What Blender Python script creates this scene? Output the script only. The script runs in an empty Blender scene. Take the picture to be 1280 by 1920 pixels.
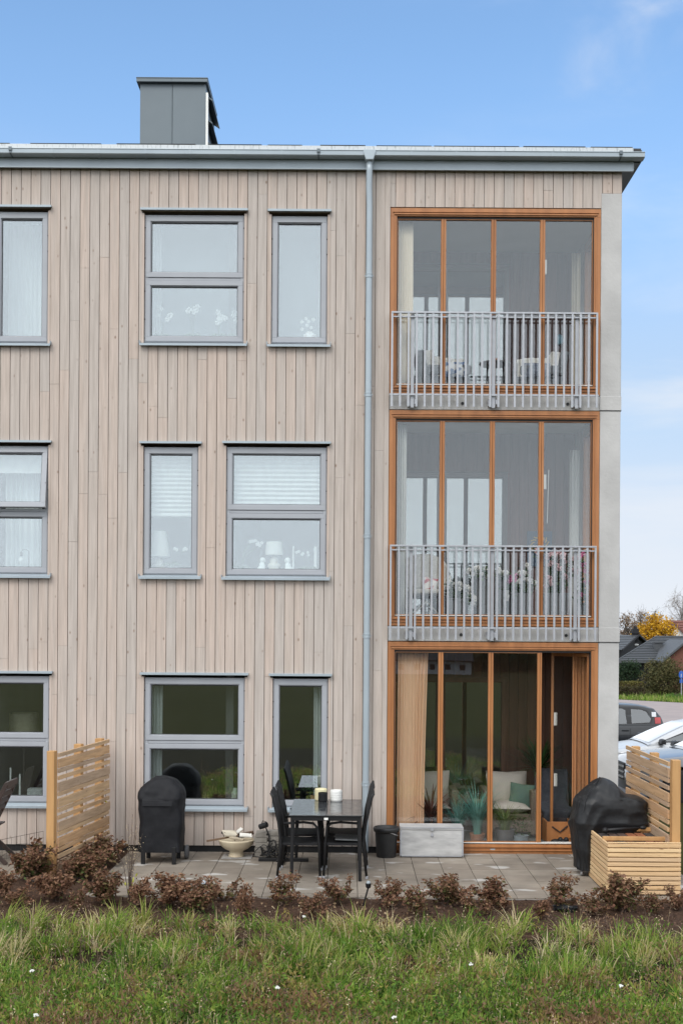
import bpy, bmesh, math, random
import numpy as np
from mathutils import Vector, Matrix, noise as mnoise
random.seed(7); RNG = np.random.default_rng(11)
PI = math.pi; R = math.radians
scene = bpy.context.scene
C = scene.collection

# ------------------------------------------------------------------ camera
F_PX, CX, CY, D0, EYE = 2205.0, 655.0, 1190.0, 15.0, 2.73
ROLL = R(0.38)
cam_d = bpy.data.cameras.new('camera'); cam = bpy.data.objects.new('camera', cam_d); C.objects.link(cam)
cam.location = (0, -D0, EYE); cam.rotation_euler = (R(90), -ROLL, 0)
cam_d.sensor_fit = 'VERTICAL'; cam_d.sensor_height = 36.0; cam_d.lens = F_PX/1920*36
cam_d.shift_x = (640-CX)/1920; cam_d.shift_y = (CY-960)/1920
cam_d.clip_start = 0.1; cam_d.clip_end = 6000
scene.camera = cam

# ------------------------------------------------------------------ sky and sun
world = bpy.data.worlds.new('World'); scene.world = world; world.use_nodes = True
wn, wl = world.node_tree.nodes, world.node_tree.links
wn.clear()
SUN_EL, SUN_AZ = R(46), R(205)          # azimuth measured from +Y clockwise: behind the camera, a little to the left
sky = wn.new('ShaderNodeTexSky'); sky.sky_type = 'NISHITA'; sky.sun_disc = False
sky.sun_elevation = SUN_EL; sky.sun_rotation = SUN_AZ; sky.air_density = 1.0; sky.dust_density = 0.3; sky.ozone_density = 3.0
geo = wn.new('ShaderNodeTexCoord'); sep = wn.new('ShaderNodeSeparateXYZ'); wl.new(geo.outputs['Generated'], sep.inputs[0])
def wmath(op, a, b=None, clamp=False):
    n = wn.new('ShaderNodeMath'); n.operation = op; n.use_clamp = clamp
    for i, v in enumerate((a, b)):
        if v is None: continue
        if isinstance(v, (int, float)): n.inputs[i].default_value = v
        else: wl.new(v, n.inputs[i])
    return n.outputs[0]
def wrange(v, a, b, c, d):
    n = wn.new('ShaderNodeMapRange'); n.interpolation_type = 'SMOOTHSTEP'
    wl.new(v, n.inputs[0])
    for i, q in enumerate((a, b, c, d)): n.inputs[i+1].default_value = q
    return n.outputs[0]
skyc = wn.new('ShaderNodeMix'); skyc.data_type = 'RGBA'; skyc.blend_type = 'MULTIPLY'; skyc.inputs[0].default_value = 1.0
wl.new(sky.outputs[0], skyc.inputs[6]); skyc.inputs[7].default_value = (0.93, 1.00, 0.98, 1)
# cloud deck behind the viewer, pale haze near the horizon, faint wisps in the blue
back = wrange(sep.outputs['Y'], 0.55, -0.15, 0.0, 1.0)
low = wrange(sep.outputs['Z'], 0.48, 0.20, 0.0, 1.0)
up = wrange(sep.outputs['Z'], 0.48, 0.72, 0.0, 0.9)
mp = wn.new('ShaderNodeMapping'); wl.new(geo.outputs['Generated'], mp.inputs[0]); mp.inputs['Scale'].default_value = (1.0, 0.8, 3.6)
mp.inputs['Rotation'].default_value = (0, R(32), 0)
nz = wn.new('ShaderNodeTexNoise'); wl.new(mp.outputs[0], nz.inputs['Vector']); nz.inputs['Scale'].default_value = 2.6
nz.inputs['Detail'].default_value = 7; nz.inputs['Roughness'].default_value = 0.55; nz.inputs['Distortion'].default_value = 0.6
wisp = wrange(nz.outputs[0], 0.37, 0.64, 0.0, 0.85)
xr = wrange(sep.outputs['X'], -0.05, 0.30, 0.15, 1.0)
wisp = wmath('MULTIPLY', wisp, xr)
hz = wmath('MAXIMUM', low, wisp)
refl_white = wmath('MULTIPLY', wrange(sep.outputs['Z'], 0.37, 0.29, 0.0, 0.9), wrange(sep.outputs['X'], 0.21, 0.12, 0.0, 1.0))   # unseen white sky behind the building, added to whiten the car windscreens' reflections
cf = wmath('MAXIMUM', wmath('MAXIMUM', back, up), refl_white)
hmix = wn.new('ShaderNodeMix'); hmix.data_type = 'RGBA'; wl.new(hz, hmix.inputs[0]); wl.new(skyc.outputs[2], hmix.inputs[6])
cmix = wn.new('ShaderNodeMix'); cmix.data_type = 'RGBA'; wl.new(cf, cmix.inputs[0]); wl.new(hmix.outputs[2], cmix.inputs[6])
SKY_S = 0.15
cmix.inputs[7].default_value = (0.95/SKY_S, 1.0/SKY_S, 1.06/SKY_S, 1)
ramp = wn.new('ShaderNodeValToRGB'); wl.new(sep.outputs['Z'], ramp.inputs[0])          # air near the horizon: white low down, pale blue higher
RC = [(0.03, (.50,.53,.572)), (0.174, (.335,.445,.586)), (0.317, (.244,.365,.56)), (0.45, (.165,.298,.545))]
while len(ramp.color_ramp.elements) < 4: ramp.color_ramp.elements.new(0.5)
for e_, (p_, c_) in zip(ramp.color_ramp.elements, RC): e_.position = p_; e_.color = (*c_, 1)
hgain = wn.new('ShaderNodeMix'); hgain.data_type = 'RGBA'; hgain.blend_type = 'DIVIDE'; hgain.inputs[0].default_value = 1.0
wl.new(ramp.outputs[0], hgain.inputs[6]); hgain.inputs[7].default_value = (SKY_S, SKY_S, SKY_S, 1)
wmixc = wn.new('ShaderNodeMix'); wmixc.data_type = 'RGBA'; wl.new(wisp, wmixc.inputs[0]); wl.new(hgain.outputs[2], wmixc.inputs[6]); wmixc.inputs[7].default_value = (.50/SKY_S, .53/SKY_S, .575/SKY_S, 1)
wl.new(wmixc.outputs[2], hmix.inputs[7])
bg = wn.new('ShaderNodeBackground'); wl.new(cmix.outputs[2], bg.inputs[0]); bg.inputs[1].default_value = SKY_S
wo = wn.new('ShaderNodeOutputWorld'); wl.new(bg.outputs[0], wo.inputs[0])
sun_d = bpy.data.lights.new('sun', 'SUN'); sun = bpy.data.objects.new('sun', sun_d); C.objects.link(sun)
sun_d.energy = 1.1; sun_d.angle = R(28); sun_d.color = (1.0, 0.95, 0.88)
sdir = Vector((math.sin(SUN_AZ)*math.cos(SUN_EL), math.cos(SUN_AZ)*math.cos(SUN_EL), math.sin(SUN_EL)))
sun.rotation_euler = sdir.to_track_quat('Z', 'Y').to_euler()
sun.location = (-6, -20, 30)
vs = scene.view_settings
vs.view_transform = 'Standard'; vs.look = 'None'; vs.gamma = 1.0; vs.exposure = 0.72; vs.use_curve_mapping = False
scene.cycles.use_denoising = True
scene.cycles.max_bounces = 8; scene.cycles.diffuse_bounces = 4; scene.cycles.glossy_bounces = 4
scene.cycles.transparent_max_bounces = 16; scene.cycles.caustics_reflective = False; scene.cycles.caustics_refractive = False

# ------------------------------------------------------------------ photograph pixel -> point
def unroll(px, py):
    dx, dy = px-CX, py-CY
    return dx*math.cos(ROLL)+dy*math.sin(ROLL), -dx*math.sin(ROLL)+dy*math.cos(ROLL)
def W(px, py, y=0.0):                    # point of the plane at depth y (0 = facade, negative = towards camera)
    ux, uy = unroll(px, py); k = (D0+y)/F_PX
    return ux*k, EYE-uy*k
GZ = -0.045
def G(px, py, z=GZ):                     # point on level ground at height z
    ux, uy = unroll(px, py); d = F_PX*(EYE-z)/uy
    return ux*d/F_PX, d-D0

# ------------------------------------------------------------------ materials
def M(name, c1, c2=None, scale=6.0, rough=0.6, metal=0.0, bump=0.0, bscale=None, stretch=(1,1,1), spec=0.5,
      detail=5, tone=None, lo=0.35, hi=0.65, trans=0.0, rough2=None, sheen=0, coat=0):
    """Principled: noise mixes c1/c2; tone=(a,b) mixes by the mesh's own per-piece attribute first."""
    m = bpy.data.materials.new(name); m.use_nodes = True
    nt = m.node_tree; N, L = nt.nodes, nt.links
    b = N['Principled BSDF']
    b.inputs['Roughness'].default_value = rough; b.inputs['Metallic'].default_value = metal
    b.inputs['Specular IOR Level'].default_value = spec
    if coat: b.inputs['Coat Weight'].default_value = coat; b.inputs['Coat Roughness'].default_value = 0.08
    tc = N.new('ShaderNodeTexCoord'); mp = N.new('ShaderNodeMapping'); L.new(tc.outputs['Object'], mp.inputs[0])
    mp.inputs['Scale'].default_value = stretch
    nz = N.new('ShaderNodeTexNoise'); L.new(mp.outputs[0], nz.inputs['Vector'])
    nz.inputs['Scale'].default_value = scale; nz.inputs['Detail'].default_value = detail
    mr = N.new('ShaderNodeMapRange'); L.new(nz.outputs[0], mr.inputs[0]); mr.inputs[1].default_value = lo; mr.inputs[2].default_value = hi
    mx = N.new('ShaderNodeMix'); mx.data_type = 'RGBA'; L.new(mr.outputs[0], mx.inputs[0])
    c2 = c2 or tuple(v*0.8 for v in c1)
    mx.inputs[6].default_value = (*c1, 1); mx.inputs[7].default_value = (*c2, 1)
    out = mx.outputs[2]
    if tone:
        at = N.new('ShaderNodeAttribute'); at.attribute_name = 'tone'
        cr = N.new('ShaderNodeValToRGB'); L.new(at.outputs['Fac'], cr.inputs[0])
        el = cr.color_ramp.elements
        while len(el) < len(tone): el.new(0.5)
        for i, c in enumerate(tone): el[i].position = i/(len(tone)-1); el[i].color = (*c, 1)
        m2 = N.new('ShaderNodeMix'); m2.data_type = 'RGBA'; m2.blend_type = 'MULTIPLY'; m2.inputs[0].default_value = 1.0
        L.new(cr.outputs[0], m2.inputs[6]); L.new(out, m2.inputs[7]); out = m2.outputs[2]
    L.new(out, b.inputs['Base Color'])
    if rough2 is not None:
        r2 = N.new('ShaderNodeMapRange'); L.new(nz.outputs[0], r2.inputs[0]); r2.inputs[1].default_value = lo; r2.inputs[2].default_value = hi
        r2.inputs[3].default_value = rough; r2.inputs[4].default_value = rough2; L.new(r2.outputs[0], b.inputs['Roughness'])
    if bump:
        n2 = N.new('ShaderNodeTexNoise'); L.new(mp.outputs[0], n2.inputs['Vector']); n2.inputs['Scale'].default_value = bscale or scale*4
        n2.inputs['Detail'].default_value = 4
        bp = N.new('ShaderNodeBump'); bp.inputs['Strength'].default_value = bump; bp.inputs['Distance'].default_value = 0.02
        L.new(n2.outputs[0], bp.inputs['Height']); L.new(bp.outputs[0], b.inputs['Normal'])
    if trans:
        tr = N.new('ShaderNodeBsdfTranslucent'); L.new(out, tr.inputs[0])
        ms = N.new('ShaderNodeMixShader'); ms.inputs[0].default_value = trans
        L.new(b.outputs[0], ms.inputs[1]); L.new(tr.outputs[0], ms.inputs[2]); L.new(ms.outputs[0], N['Material Output'].inputs[0])
    return m

def glass(name, refl, tint=(0.93, 0.97, 0.95), rough=0.0, rcol=(1,1,1), wav=0.0):
    m = bpy.data.materials.new(name); m.use_nodes = True
    nt = m.node_tree; N, L = nt.nodes, nt.links; N.remove(N['Principled BSDF'])
    tr = N.new('ShaderNodeBsdfTransparent'); tr.inputs[0].default_value = (*tint, 1)
    gl = N.new('ShaderNodeBsdfGlossy'); gl.inputs['Roughness'].default_value = rough; gl.inputs[0].default_value = (*rcol, 1)
    lw = N.new('ShaderNodeLayerWeight'); lw.inputs[0].default_value = 0.5
    pw = N.new('ShaderNodeMath'); pw.operation = 'POWER'; L.new(lw.outputs['Facing'], pw.inputs[0]); pw.inputs[1].default_value = 4
    mr = N.new('ShaderNodeMapRange'); L.new(pw.outputs[0], mr.inputs[0]); mr.inputs[3].default_value = refl; mr.inputs[4].default_value = 1
    if wav:
        tc = N.new('ShaderNodeTexCoord'); nz = N.new('ShaderNodeTexNoise'); L.new(tc.outputs['Object'], nz.inputs['Vector']); nz.inputs['Scale'].default_value = 1.3
        nz.inputs['Detail'].default_value = 1
        bp = N.new('ShaderNodeBump'); bp.inputs['Strength'].default_value = wav; bp.inputs['Distance'].default_value = 0.01; L.new(nz.outputs[0], bp.inputs['Height'])
        L.new(bp.outputs[0], gl.inputs['Normal'])
    ms = N.new('ShaderNodeMixShader'); L.new(mr.outputs[0], ms.inputs[0]); L.new(tr.outputs[0], ms.inputs[1]); L.new(gl.outputs[0], ms.inputs[2])
    L.new(ms.outputs[0], N['Material Output'].inputs[0])
    return m

def cladding_mat(name, tones, grain, knot, gs=(9, 9, .55), ks=(11, 1, 6), ss=(9, 1, .45), kv=.85):
    m = M(name, (1,1,1), grain, scale=3.0, stretch=gs, rough=0.75, bump=0.25, bscale=9, tone=tones, detail=6, lo=0.36, hi=0.7, spec=0.25)
    nt = m.node_tree; N, L = nt.nodes, nt.links; b = N['Principled BSDF']
    src = b.inputs['Base Color'].links[0].from_socket
    tc = N.new('ShaderNodeTexCoord')
    # knots: sparse dark ovals; streaks: weather-greyed runs down the boards
    mp = N.new('ShaderNodeMapping'); L.new(tc.outputs['Object'], mp.inputs[0]); mp.inputs['Scale'].default_value = ks
    vo = N.new('ShaderNodeTexVoronoi'); L.new(mp.outputs[0], vo.inputs['Vector']); vo.inputs['Scale'].default_value = 1.0
    mr = N.new('ShaderNodeMapRange'); L.new(vo.outputs['Distance'], mr.inputs[0]); mr.inputs[1].default_value = 0.05; mr.inputs[2].default_value = 0.17
    mr.inputs[3].default_value = 1.0; mr.inputs[4].default_value = 0.0
    sc = N.new('ShaderNodeSeparateColor'); L.new(vo.outputs['Color'], sc.inputs[0])
    gt = N.new('ShaderNodeMapRange'); L.new(sc.outputs[0], gt.inputs[0]); gt.inputs[1].default_value = 0.40; gt.inputs[2].default_value = 0.92; gt.inputs[3].default_value = 0.0; gt.inputs[4].default_value = kv
    mu = N.new('ShaderNodeMath'); mu.operation = 'MULTIPLY'; L.new(mr.outputs[0], mu.inputs[0]); L.new(gt.outputs[0], mu.inputs[1])
    mx = N.new('ShaderNodeMix'); mx.data_type = 'RGBA'; L.new(mu.outputs[0], mx.inputs[0]); L.new(src, mx.inputs[6]); mx.inputs[7].default_value = (*knot, 1)
    mp2 = N.new('ShaderNodeMapping'); L.new(tc.outputs['Object'], mp2.inputs[0]); mp2.inputs['Scale'].default_value = ss
    n3 = N.new('ShaderNodeTexNoise'); L.new(mp2.outputs[0], n3.inputs['Vector']); n3.inputs['Scale'].default_value = 1.6; n3.inputs['Detail'].default_value = 6
    r3 = N.new('ShaderNodeMapRange'); L.new(n3.outputs[0], r3.inputs[0]); r3.inputs[1].default_value = 0.45; r3.inputs[2].default_value = 0.75; r3.inputs[4].default_value = 0.55
    mz = N.new('ShaderNodeMix'); mz.data_type = 'RGBA'; L.new(r3.outputs[0], mz.inputs[0]); L.new(mx.outputs[2], mz.inputs[6]); mz.inputs[7].default_value = (*[v*0.86 for v in tones[-1]], 1)
    L.new(mz.outputs[2], b.inputs['Base Color'])
    return m

MAT = {}
MAT['clad'] = cladding_mat('weathered_cladding', [(.540,.448,.390), (.525,.447,.394), (.508,.445,.400), (.492,.440,.402)], (.80,.79,.78), (.20,.13,.09))
MAT['groove'] = M('dark_batten', (.33,.24,.185), (.27,.19,.15), 8)
MAT['plinth'] = M('black_plinth', (.012,.012,.013), None, 8, rough=.8)
MAT['frame'] = M('grey_window_paint', (.355,.372,.402), (.33,.345,.375), 3, rough=.38)
MAT['seal'] = M('black_rubber', (.02,.02,.022), None, 8, rough=.6)
MAT['zinc'] = M('painted_zinc', (.37,.43,.47), (.33,.385,.425), 2.2, rough=.36, bump=.04, bscale=3, metal=.15)
MAT['zinc_dk'] = M('grey_sheet', (.125,.155,.175), (.11,.138,.158), 1.5, rough=.42, bump=.03, bscale=3, metal=.2)
MAT['orange'] = M('oiled_wood_paint', (.42,.178,.062), (.33,.132,.044), 3, stretch=(3,3,.5), rough=.42, bump=.03)
MAT['concrete'] = M('cast_concrete', (.50,.495,.485), (.375,.37,.362), 2.2, rough=.85, bump=.16, bscale=26, detail=9, lo=.3, hi=.7)
MAT['galv'] = M('galvanised_rail', (.40,.412,.44), (.355,.368,.395), 14, rough=.42, metal=.35)
MAT['win'] = glass('window_glass', .225, (.92,.96,.96), rcol=(.92,.97,1), wav=.05)
MAT['pane'] = glass('loggia_glass', .072, (.95,.95,.94), rcol=(.90,.96,1.0), wav=.04)
MAT['plaster'] = M('interior_plaster', (.42,.42,.41), (.38,.38,.37), 2, rough=.9)
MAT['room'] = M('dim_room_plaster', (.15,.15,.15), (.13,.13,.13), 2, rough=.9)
MAT['brownboard'] = M('purple_brown_boards', (1,1,1), (.75,.75,.75), 3, stretch=(9,9,.5), rough=.7, tone=[(.15,.085,.075),(.20,.115,.10)], bump=.1)
MAT['redboard'] = M('red_brown_boards', (1,1,1), (.75,.75,.75), 3, stretch=(9,9,.5), rough=.6, tone=[(.10,.042,.021),(.14,.058,.029)], bump=.1)
MAT['darkframe'] = M('brown_grey_frame', (.13,.115,.11), None, 4, rough=.45)
MAT['cream'] = M('cream_blind', (.86,.79,.65), (.82,.75,.61), 2, rough=.85, trans=.25)
MAT['white'] = M('white_glaze', (.80,.80,.77), (.76,.76,.73), 3, rough=.35)
MAT['whitecloth'] = M('white_cloth', (.80,.80,.77), (.72,.72,.70), 10, rough=.95, bump=.3, bscale=60, trans=.2)
MAT['roof'] = M('roof_felt', (.05,.052,.055), (.035,.036,.04), 5, rough=.8)

# ------------------------------------------------------------------ mesh builder
BASE = {}                                 # object name -> world position of its origin while building
class MB:
    def __init__(s): s.v = []; s.f = []; s.t = []; s.tone = 0.5
    def add(s, vs, fs, t=None):
        o = len(s.v); s.v.extend([tuple(p) for p in vs]); s.t.extend([s.tone if t is None else t]*len(vs))
        s.f.extend([tuple(i+o for i in f) for f in fs]); return o
    def box(s, x0, x1, y0, y1, z0, z1, t=None):
        s.add([(x0,y0,z0),(x1,y0,z0),(x1,y1,z0),(x0,y1,z0),(x0,y0,z1),(x1,y0,z1),(x1,y1,z1),(x0,y1,z1)],
              [(0,3,2,1),(4,5,6,7),(0,1,5,4),(1,2,6,5),(2,3,7,6),(3,0,4,7)], t)
    def obox(s, c, size, rot, t=None):
        hx, hy, hz = [q/2 for q in size]; rot = rot.to_3x3() if hasattr(rot, 'to_3x3') else rot
        pts = [Vector(c)+rot@Vector(p) for p in [(-hx,-hy,-hz),(hx,-hy,-hz),(hx,hy,-hz),(-hx,hy,-hz),(-hx,-hy,hz),(hx,-hy,hz),(hx,hy,hz),(-hx,hy,hz)]]
        s.add(pts, [(0,3,2,1),(4,5,6,7),(0,1,5,4),(1,2,6,5),(2,3,7,6),(3,0,4,7)], t)
    def bar(s, a, b, w, h, t=None, up=(0,0,1)):          # square bar from a to b
        a, b = Vector(a), Vector(b); d = (b-a); l = d.length; x = d.normalized(); u = Vector(up)
        if abs(x.dot(u)) > .98: u = Vector((0,1,0))
        y = u.cross(x).normalized(); z = x.cross(y)
        s.obox((a+b)/2, (l, w, h), Matrix((x, y, z)).transposed(), t)
    def ring(s, x0, x1, z0, z1, w, y0, y1, wb=None, wt=None):   # rectangular frame, mitre-free: stiles between rails
        wb = w if wb is None else wb; wt = w if wt is None else wt
        s.box(x0, x1, y0, y1, z0, z0+wb); s.box(x0, x1, y0, y1, z1-wt, z1)
        s.box(x0, x0+w, y0, y1, z0+wb, z1-wt); s.box(x1-w, x1, y0, y1, z0+wb, z1-wt)
    def tube(s, pts, r, n=8, t=None, cap=True):
        pts = [Vector(p) for p in pts]; k = len(pts); rs = r if isinstance(r, (list, tuple)) else [r]*k
        vs = []; up = Vector((0,0,1)); prev = None
        for i, p in enumerate(pts):
            d = (pts[min(i+1,k-1)]-pts[max(i-1,0)])
            d = d.normalized() if d.length > 1e-9 else Vector((0,0,1))
            if prev is None: a = d.cross(Vector((0,1,0)) if abs(d.y) < .9 else Vector((1,0,0))).normalized()
            else:
                a = prev-d*prev.dot(d); a = a.normalized() if a.length > 1e-6 else d.orthogonal().normalized()
            prev = a; b = d.cross(a)
            for j in range(n):
                q = 2*PI*j/n; vs.append(p+(a*math.cos(q)+b*math.sin(q))*rs[i])
        fs = [(i*n+j, i*n+(j+1)%n, (i+1)*n+(j+1)%n, (i+1)*n+j) for i in range(k-1) for j in range(n)]
        if cap: fs += [tuple(reversed(range(n))), tuple(range((k-1)*n, k*n))]
        s.add(vs, fs, t)
    def lathe(s, prof, c=(0,0,0), n=24, sx=1, sy=1, t=None, ax='z'):
        vs = []
        for r, z in prof:
            for j in range(n):
                q = 2*PI*j/n; p = (r*sx*math.cos(q), r*sy*math.sin(q), z)
                if ax == 'y': p = (p[0], p[2], p[1])
                if ax == 'x': p = (p[2], p[0], p[1])
                vs.append((c[0]+p[0], c[1]+p[1], c[2]+p[2]))
        k = len(prof); fs = [(i*n+j, i*n+(j+1)%n, (i+1)*n+(j+1)%n, (i+1)*n+j) for i in range(k-1) for j in range(n)]
        fs += [tuple(reversed(range(n))), tuple(range((k-1)*n, k*n))]
        if ax == 'y': fs = [tuple(reversed(f)) for f in fs]
        s.add(vs, fs, t)
    def prism(s, poly, a0, a1, ax='y', t=None):           # polygon (u,v) extruded: ax y -> (x,z), ax x -> (y,z), ax z -> (x,y)
        f = {'y': lambda p, a: (p[0], a, p[1]), 'x': lambda p, a: (a, p[0], p[1]), 'z': lambda p, a: (p[0], p[1], a)}[ax]
        n = len(poly); vs = [f(p, a0) for p in poly]+[f(p, a1) for p in poly]
        fs = [tuple(range(n)), tuple(reversed(range(n, 2*n)))]+[(i, n+i, n+(i+1)%n, (i+1)%n) for i in range(n)]
        s.add(vs, fs, t)
    def ball(s, c, r, n=10, m=7, t=None, sc=(1,1,1)):
        prof = [(max(1e-4, math.sin(PI*i/m))*r, -math.cos(PI*i/m)*r) for i in range(m+1)]
        o = len(s.v); s.lathe(prof, (0,0,0), n, t=t)
        for i in range(o, len(s.v)): p = s.v[i]; s.v[i] = (c[0]+p[0]*sc[0], c[1]+p[1]*sc[1], c[2]+p[2]*sc[2])
    def xform(s, mat, start=0):
        for i in range(start, len(s.v)): s.v[i] = tuple(mat@Vector(s.v[i]))
    def build(s, name, mat, parent=None, smooth=False, bevel=0.0, loc=None, weighted=False, autosmooth=False):
        me = bpy.data.meshes.new(name); o = bpy.data.objects.new(name, me); C.objects.link(o)
        base = Vector(BASE.get(parent.name, (0,0,0))) if parent else Vector((0,0,0))
        org = Vector(loc) if loc is not None else base
        me.from_pydata([(p[0]-org.x, p[1]-org.y, p[2]-org.z) for p in s.v], [], s.f)
        at = me.attributes.new('tone', 'FLOAT', 'POINT'); at.data.foreach_set('value', s.t)
        bm = bmesh.new(); bm.from_mesh(me); bmesh.ops.recalc_face_normals(bm, faces=bm.faces); bm.to_mesh(me); bm.free()
        me.materials.append(MAT[mat] if isinstance(mat, str) else mat)
        if smooth: me.polygons.foreach_set('use_smooth', [True]*len(me.polygons))
        if parent: o.parent = parent
        o.location = org-base
        BASE[o.name] = tuple(org)
        if bevel:
            b = o.modifiers.new('edge', 'BEVEL'); b.width = bevel; b.segments = 2; b.limit_method = 'ANGLE'; b.angle_limit = R(40)
        return o
def tag(o, label=None, cat=None, group=None, kind=None):
    if label: o['label'] = label
    if cat: o['category'] = cat
    if group: o['group'] = group
    if kind: o['kind'] = kind
    return o
def thing(name, label, cat, loc=(0,0,0), group=None):
    o = bpy.data.objects.new(name, None); C.objects.link(o); o.location = loc; o.empty_display_size = .1
    BASE[o.name] = tuple(loc)
    return tag(o, label, cat, group)
def dup(root, loc, rotz=0.0, label=None, scale=None):
    r = root.copy(); C.objects.link(r); r.location = loc; r.rotation_euler = (0, 0, rotz)
    if scale: r.scale = scale if isinstance(scale, tuple) else (scale,)*3
    if label: r['label'] = label
    for ch in list(root.children):
        c = ch.copy(); C.objects.link(c); c.parent = r
        for g in list(ch.children):
            q = g.copy(); C.objects.link(q); q.parent = c
    return r
def fast_mesh(name, V, quads, tris, tone, mat, parent=None, smooth=False):
    """numpy arrays straight into one mesh"""
    me = bpy.data.meshes.new(name); nq, ntr = len(quads), len(tris)
    if parent: V = np.asarray(V)-np.array(BASE.get(parent.name, (0,0,0)))
    me.vertices.add(len(V)); me.vertices.foreach_set('co', np.asarray(V, np.float32).ravel())
    loops = np.concatenate([np.asarray(quads, np.int32).ravel(), np.asarray(tris, np.int32).ravel()]).astype(np.int32)
    me.loops.add(len(loops)); me.loops.foreach_set('vertex_index', loops)
    me.polygons.add(nq+ntr)
    st = np.concatenate([np.arange(nq)*4, nq*4+np.arange(ntr)*3]).astype(np.int32)
    me.polygons.foreach_set('loop_start', st)
    me.update(calc_edges=True)
    at = me.attributes.new('tone', 'FLOAT', 'POINT'); at.data.foreach_set('value', np.asarray(tone, np.float32))
    if smooth: me.polygons.foreach_set('use_smooth', [True]*len(me.polygons))
    me.materials.append(MAT[mat] if isinstance(mat, str) else mat)
    me.validate()
    o = bpy.data.objects.new(name, me); C.objects.link(o)
    if parent: o.parent = parent
    BASE[o.name] = BASE.get(parent.name, (0,0,0)) if parent else (0,0,0)
    return o
def blades(x, y, z, h, w, az, bend, tone, seg=3, tw=None):
    """arching strap leaves: arrays -> (V, quads, tris, tone)"""
    n = len(x); dx, dy = np.cos(az), np.sin(az); tw = az+PI/2 if tw is None else tw; sx, sy = np.cos(tw), np.sin(tw)
    V = np.zeros((n, 2*seg+1, 3)); 
    for i in range(seg+1):
        u = i/seg; th = bend*u
        out = np.where(np.abs(bend) > 1e-4, h*(1-np.cos(th))/np.maximum(bend, 1e-4), 0); up = np.where(np.abs(bend) > 1e-4, h*np.sin(th)/np.maximum(bend, 1e-4), h*u)
        px, py, pz = x+dx*out, y+dy*out, z+up
        ww = w*(1-.75*u**2)*.5 if i < seg else w*0
        if i < seg:
            V[:, 2*i] = np.stack([px-sx*ww, py-sy*ww, pz], 1); V[:, 2*i+1] = np.stack([px+sx*ww, py+sy*ww, pz], 1)
        else: V[:, 2*seg] = np.stack([px, py, pz], 1)
    o = (np.arange(n)*(2*seg+1))[:, None]
    Q = np.concatenate([o+np.array([[2*i, 2*i+1, 2*i+3, 2*i+2]]) for i in range(seg-1)], 0)
    T = o+np.array([[2*seg-2, 2*seg-1, 2*seg]])
    return V.reshape(-1, 3), Q, T, np.repeat(tone, 2*seg+1)
def leaves(P, size, tone, rng=RNG, aspect=.55, updir=None, fold=.25):
    """small folded leaves (two triangles pairs as quads) at points P with random orientation"""
    n = len(P); a = rng.normal(size=(n, 3))
    if updir is not None: a = a*.6+updir
    a /= np.linalg.norm(a, axis=1)[:, None]+1e-9
    b = rng.normal(size=(n, 3)); b -= a*(a*b).sum(1)[:, None]; b /= np.linalg.norm(b, axis=1)[:, None]+1e-9
    c = np.cross(a, b); s = np.asarray(size).reshape(-1, 1)*np.ones((n, 1))
    V = np.stack([P, P+a*s*.5+b*s*aspect*.5+c*s*fold*.5, P+a*s, P+a*s*.5-b*s*aspect*.5+c*s*fold*.5], 1)
    Q = (np.arange(n)*4)[:, None]+np.array([[0, 1, 2, 3]])
    return V.reshape(-1, 3), Q, np.zeros((0, 3), int), np.repeat(tone, 4)
def join(parts):
    V, Q, T, S, o = [], [], [], [], 0
    for v, q, t, s in parts:
        V.append(v); Q.append(q+o); T.append(t+o if len(t) else np.zeros((0, 3), int)); S.append(s); o += len(v)
    return np.concatenate(V), np.concatenate(Q), np.concatenate(T), np.concatenate(S)

# ================================================================== THE BUILDING
BLD = thing('apartment_building', 'three storey apartment block clad in pale vertical boards with orange framed glazed balconies', 'apartment block')
XL, XR = -12.0, 3.435
Z_EAVE = 8.655
DEPTH = 9.0
LX0, LX1 = 0.484, 3.172                   # the glazed balconies between these
FLOORS = [dict(z0=-.06, z1=2.645), dict(z0=2.85, z1=5.60), dict(z0=5.80, z1=8.18)]
# windows: frame outline in photograph pixels (left, right, top, bottom), transom or not, flashing/sill extents
WINS = [
 dict(px=(-10, 90, 396, 641), tr=0), dict(px=(271, 457, 402, 641), tr=1), dict(px=(509, 613, 404, 643), tr=0),
 dict(px=(-98, 90, 836, 1075), tr=1, open=1), dict(px=(269, 371, 838, 1077), tr=0), dict(px=(424, 612, 838, 1079), tr=1),
 dict(px=(-98, 92, 1268, 1505), tr=1), dict(px=(270, 458, 1271, 1511), tr=1), dict(px=(511, 614, 1273, 1513), tr=0)]
for w in WINS:
    a, b, t, d = w['px']; xm, zm = (max(a, 0)+b)/2, (t+d)/2
    w['x0'], w['x1'] = W(a, zm)[0], W(b, zm)[0]; w['z1'], w['z0'] = W(xm, t)[1], W(xm, d)[1]
OPEN = [(w['x0']-.035, w['x1']+.035, w['z0']-.03, w['z1']+.045) for w in WINS]
VOID = OPEN+[(LX0, XR+.01, -1, FLOORS[2]['z1']+.01), (LX1, XR+.01, -1, 8.38)]

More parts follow.
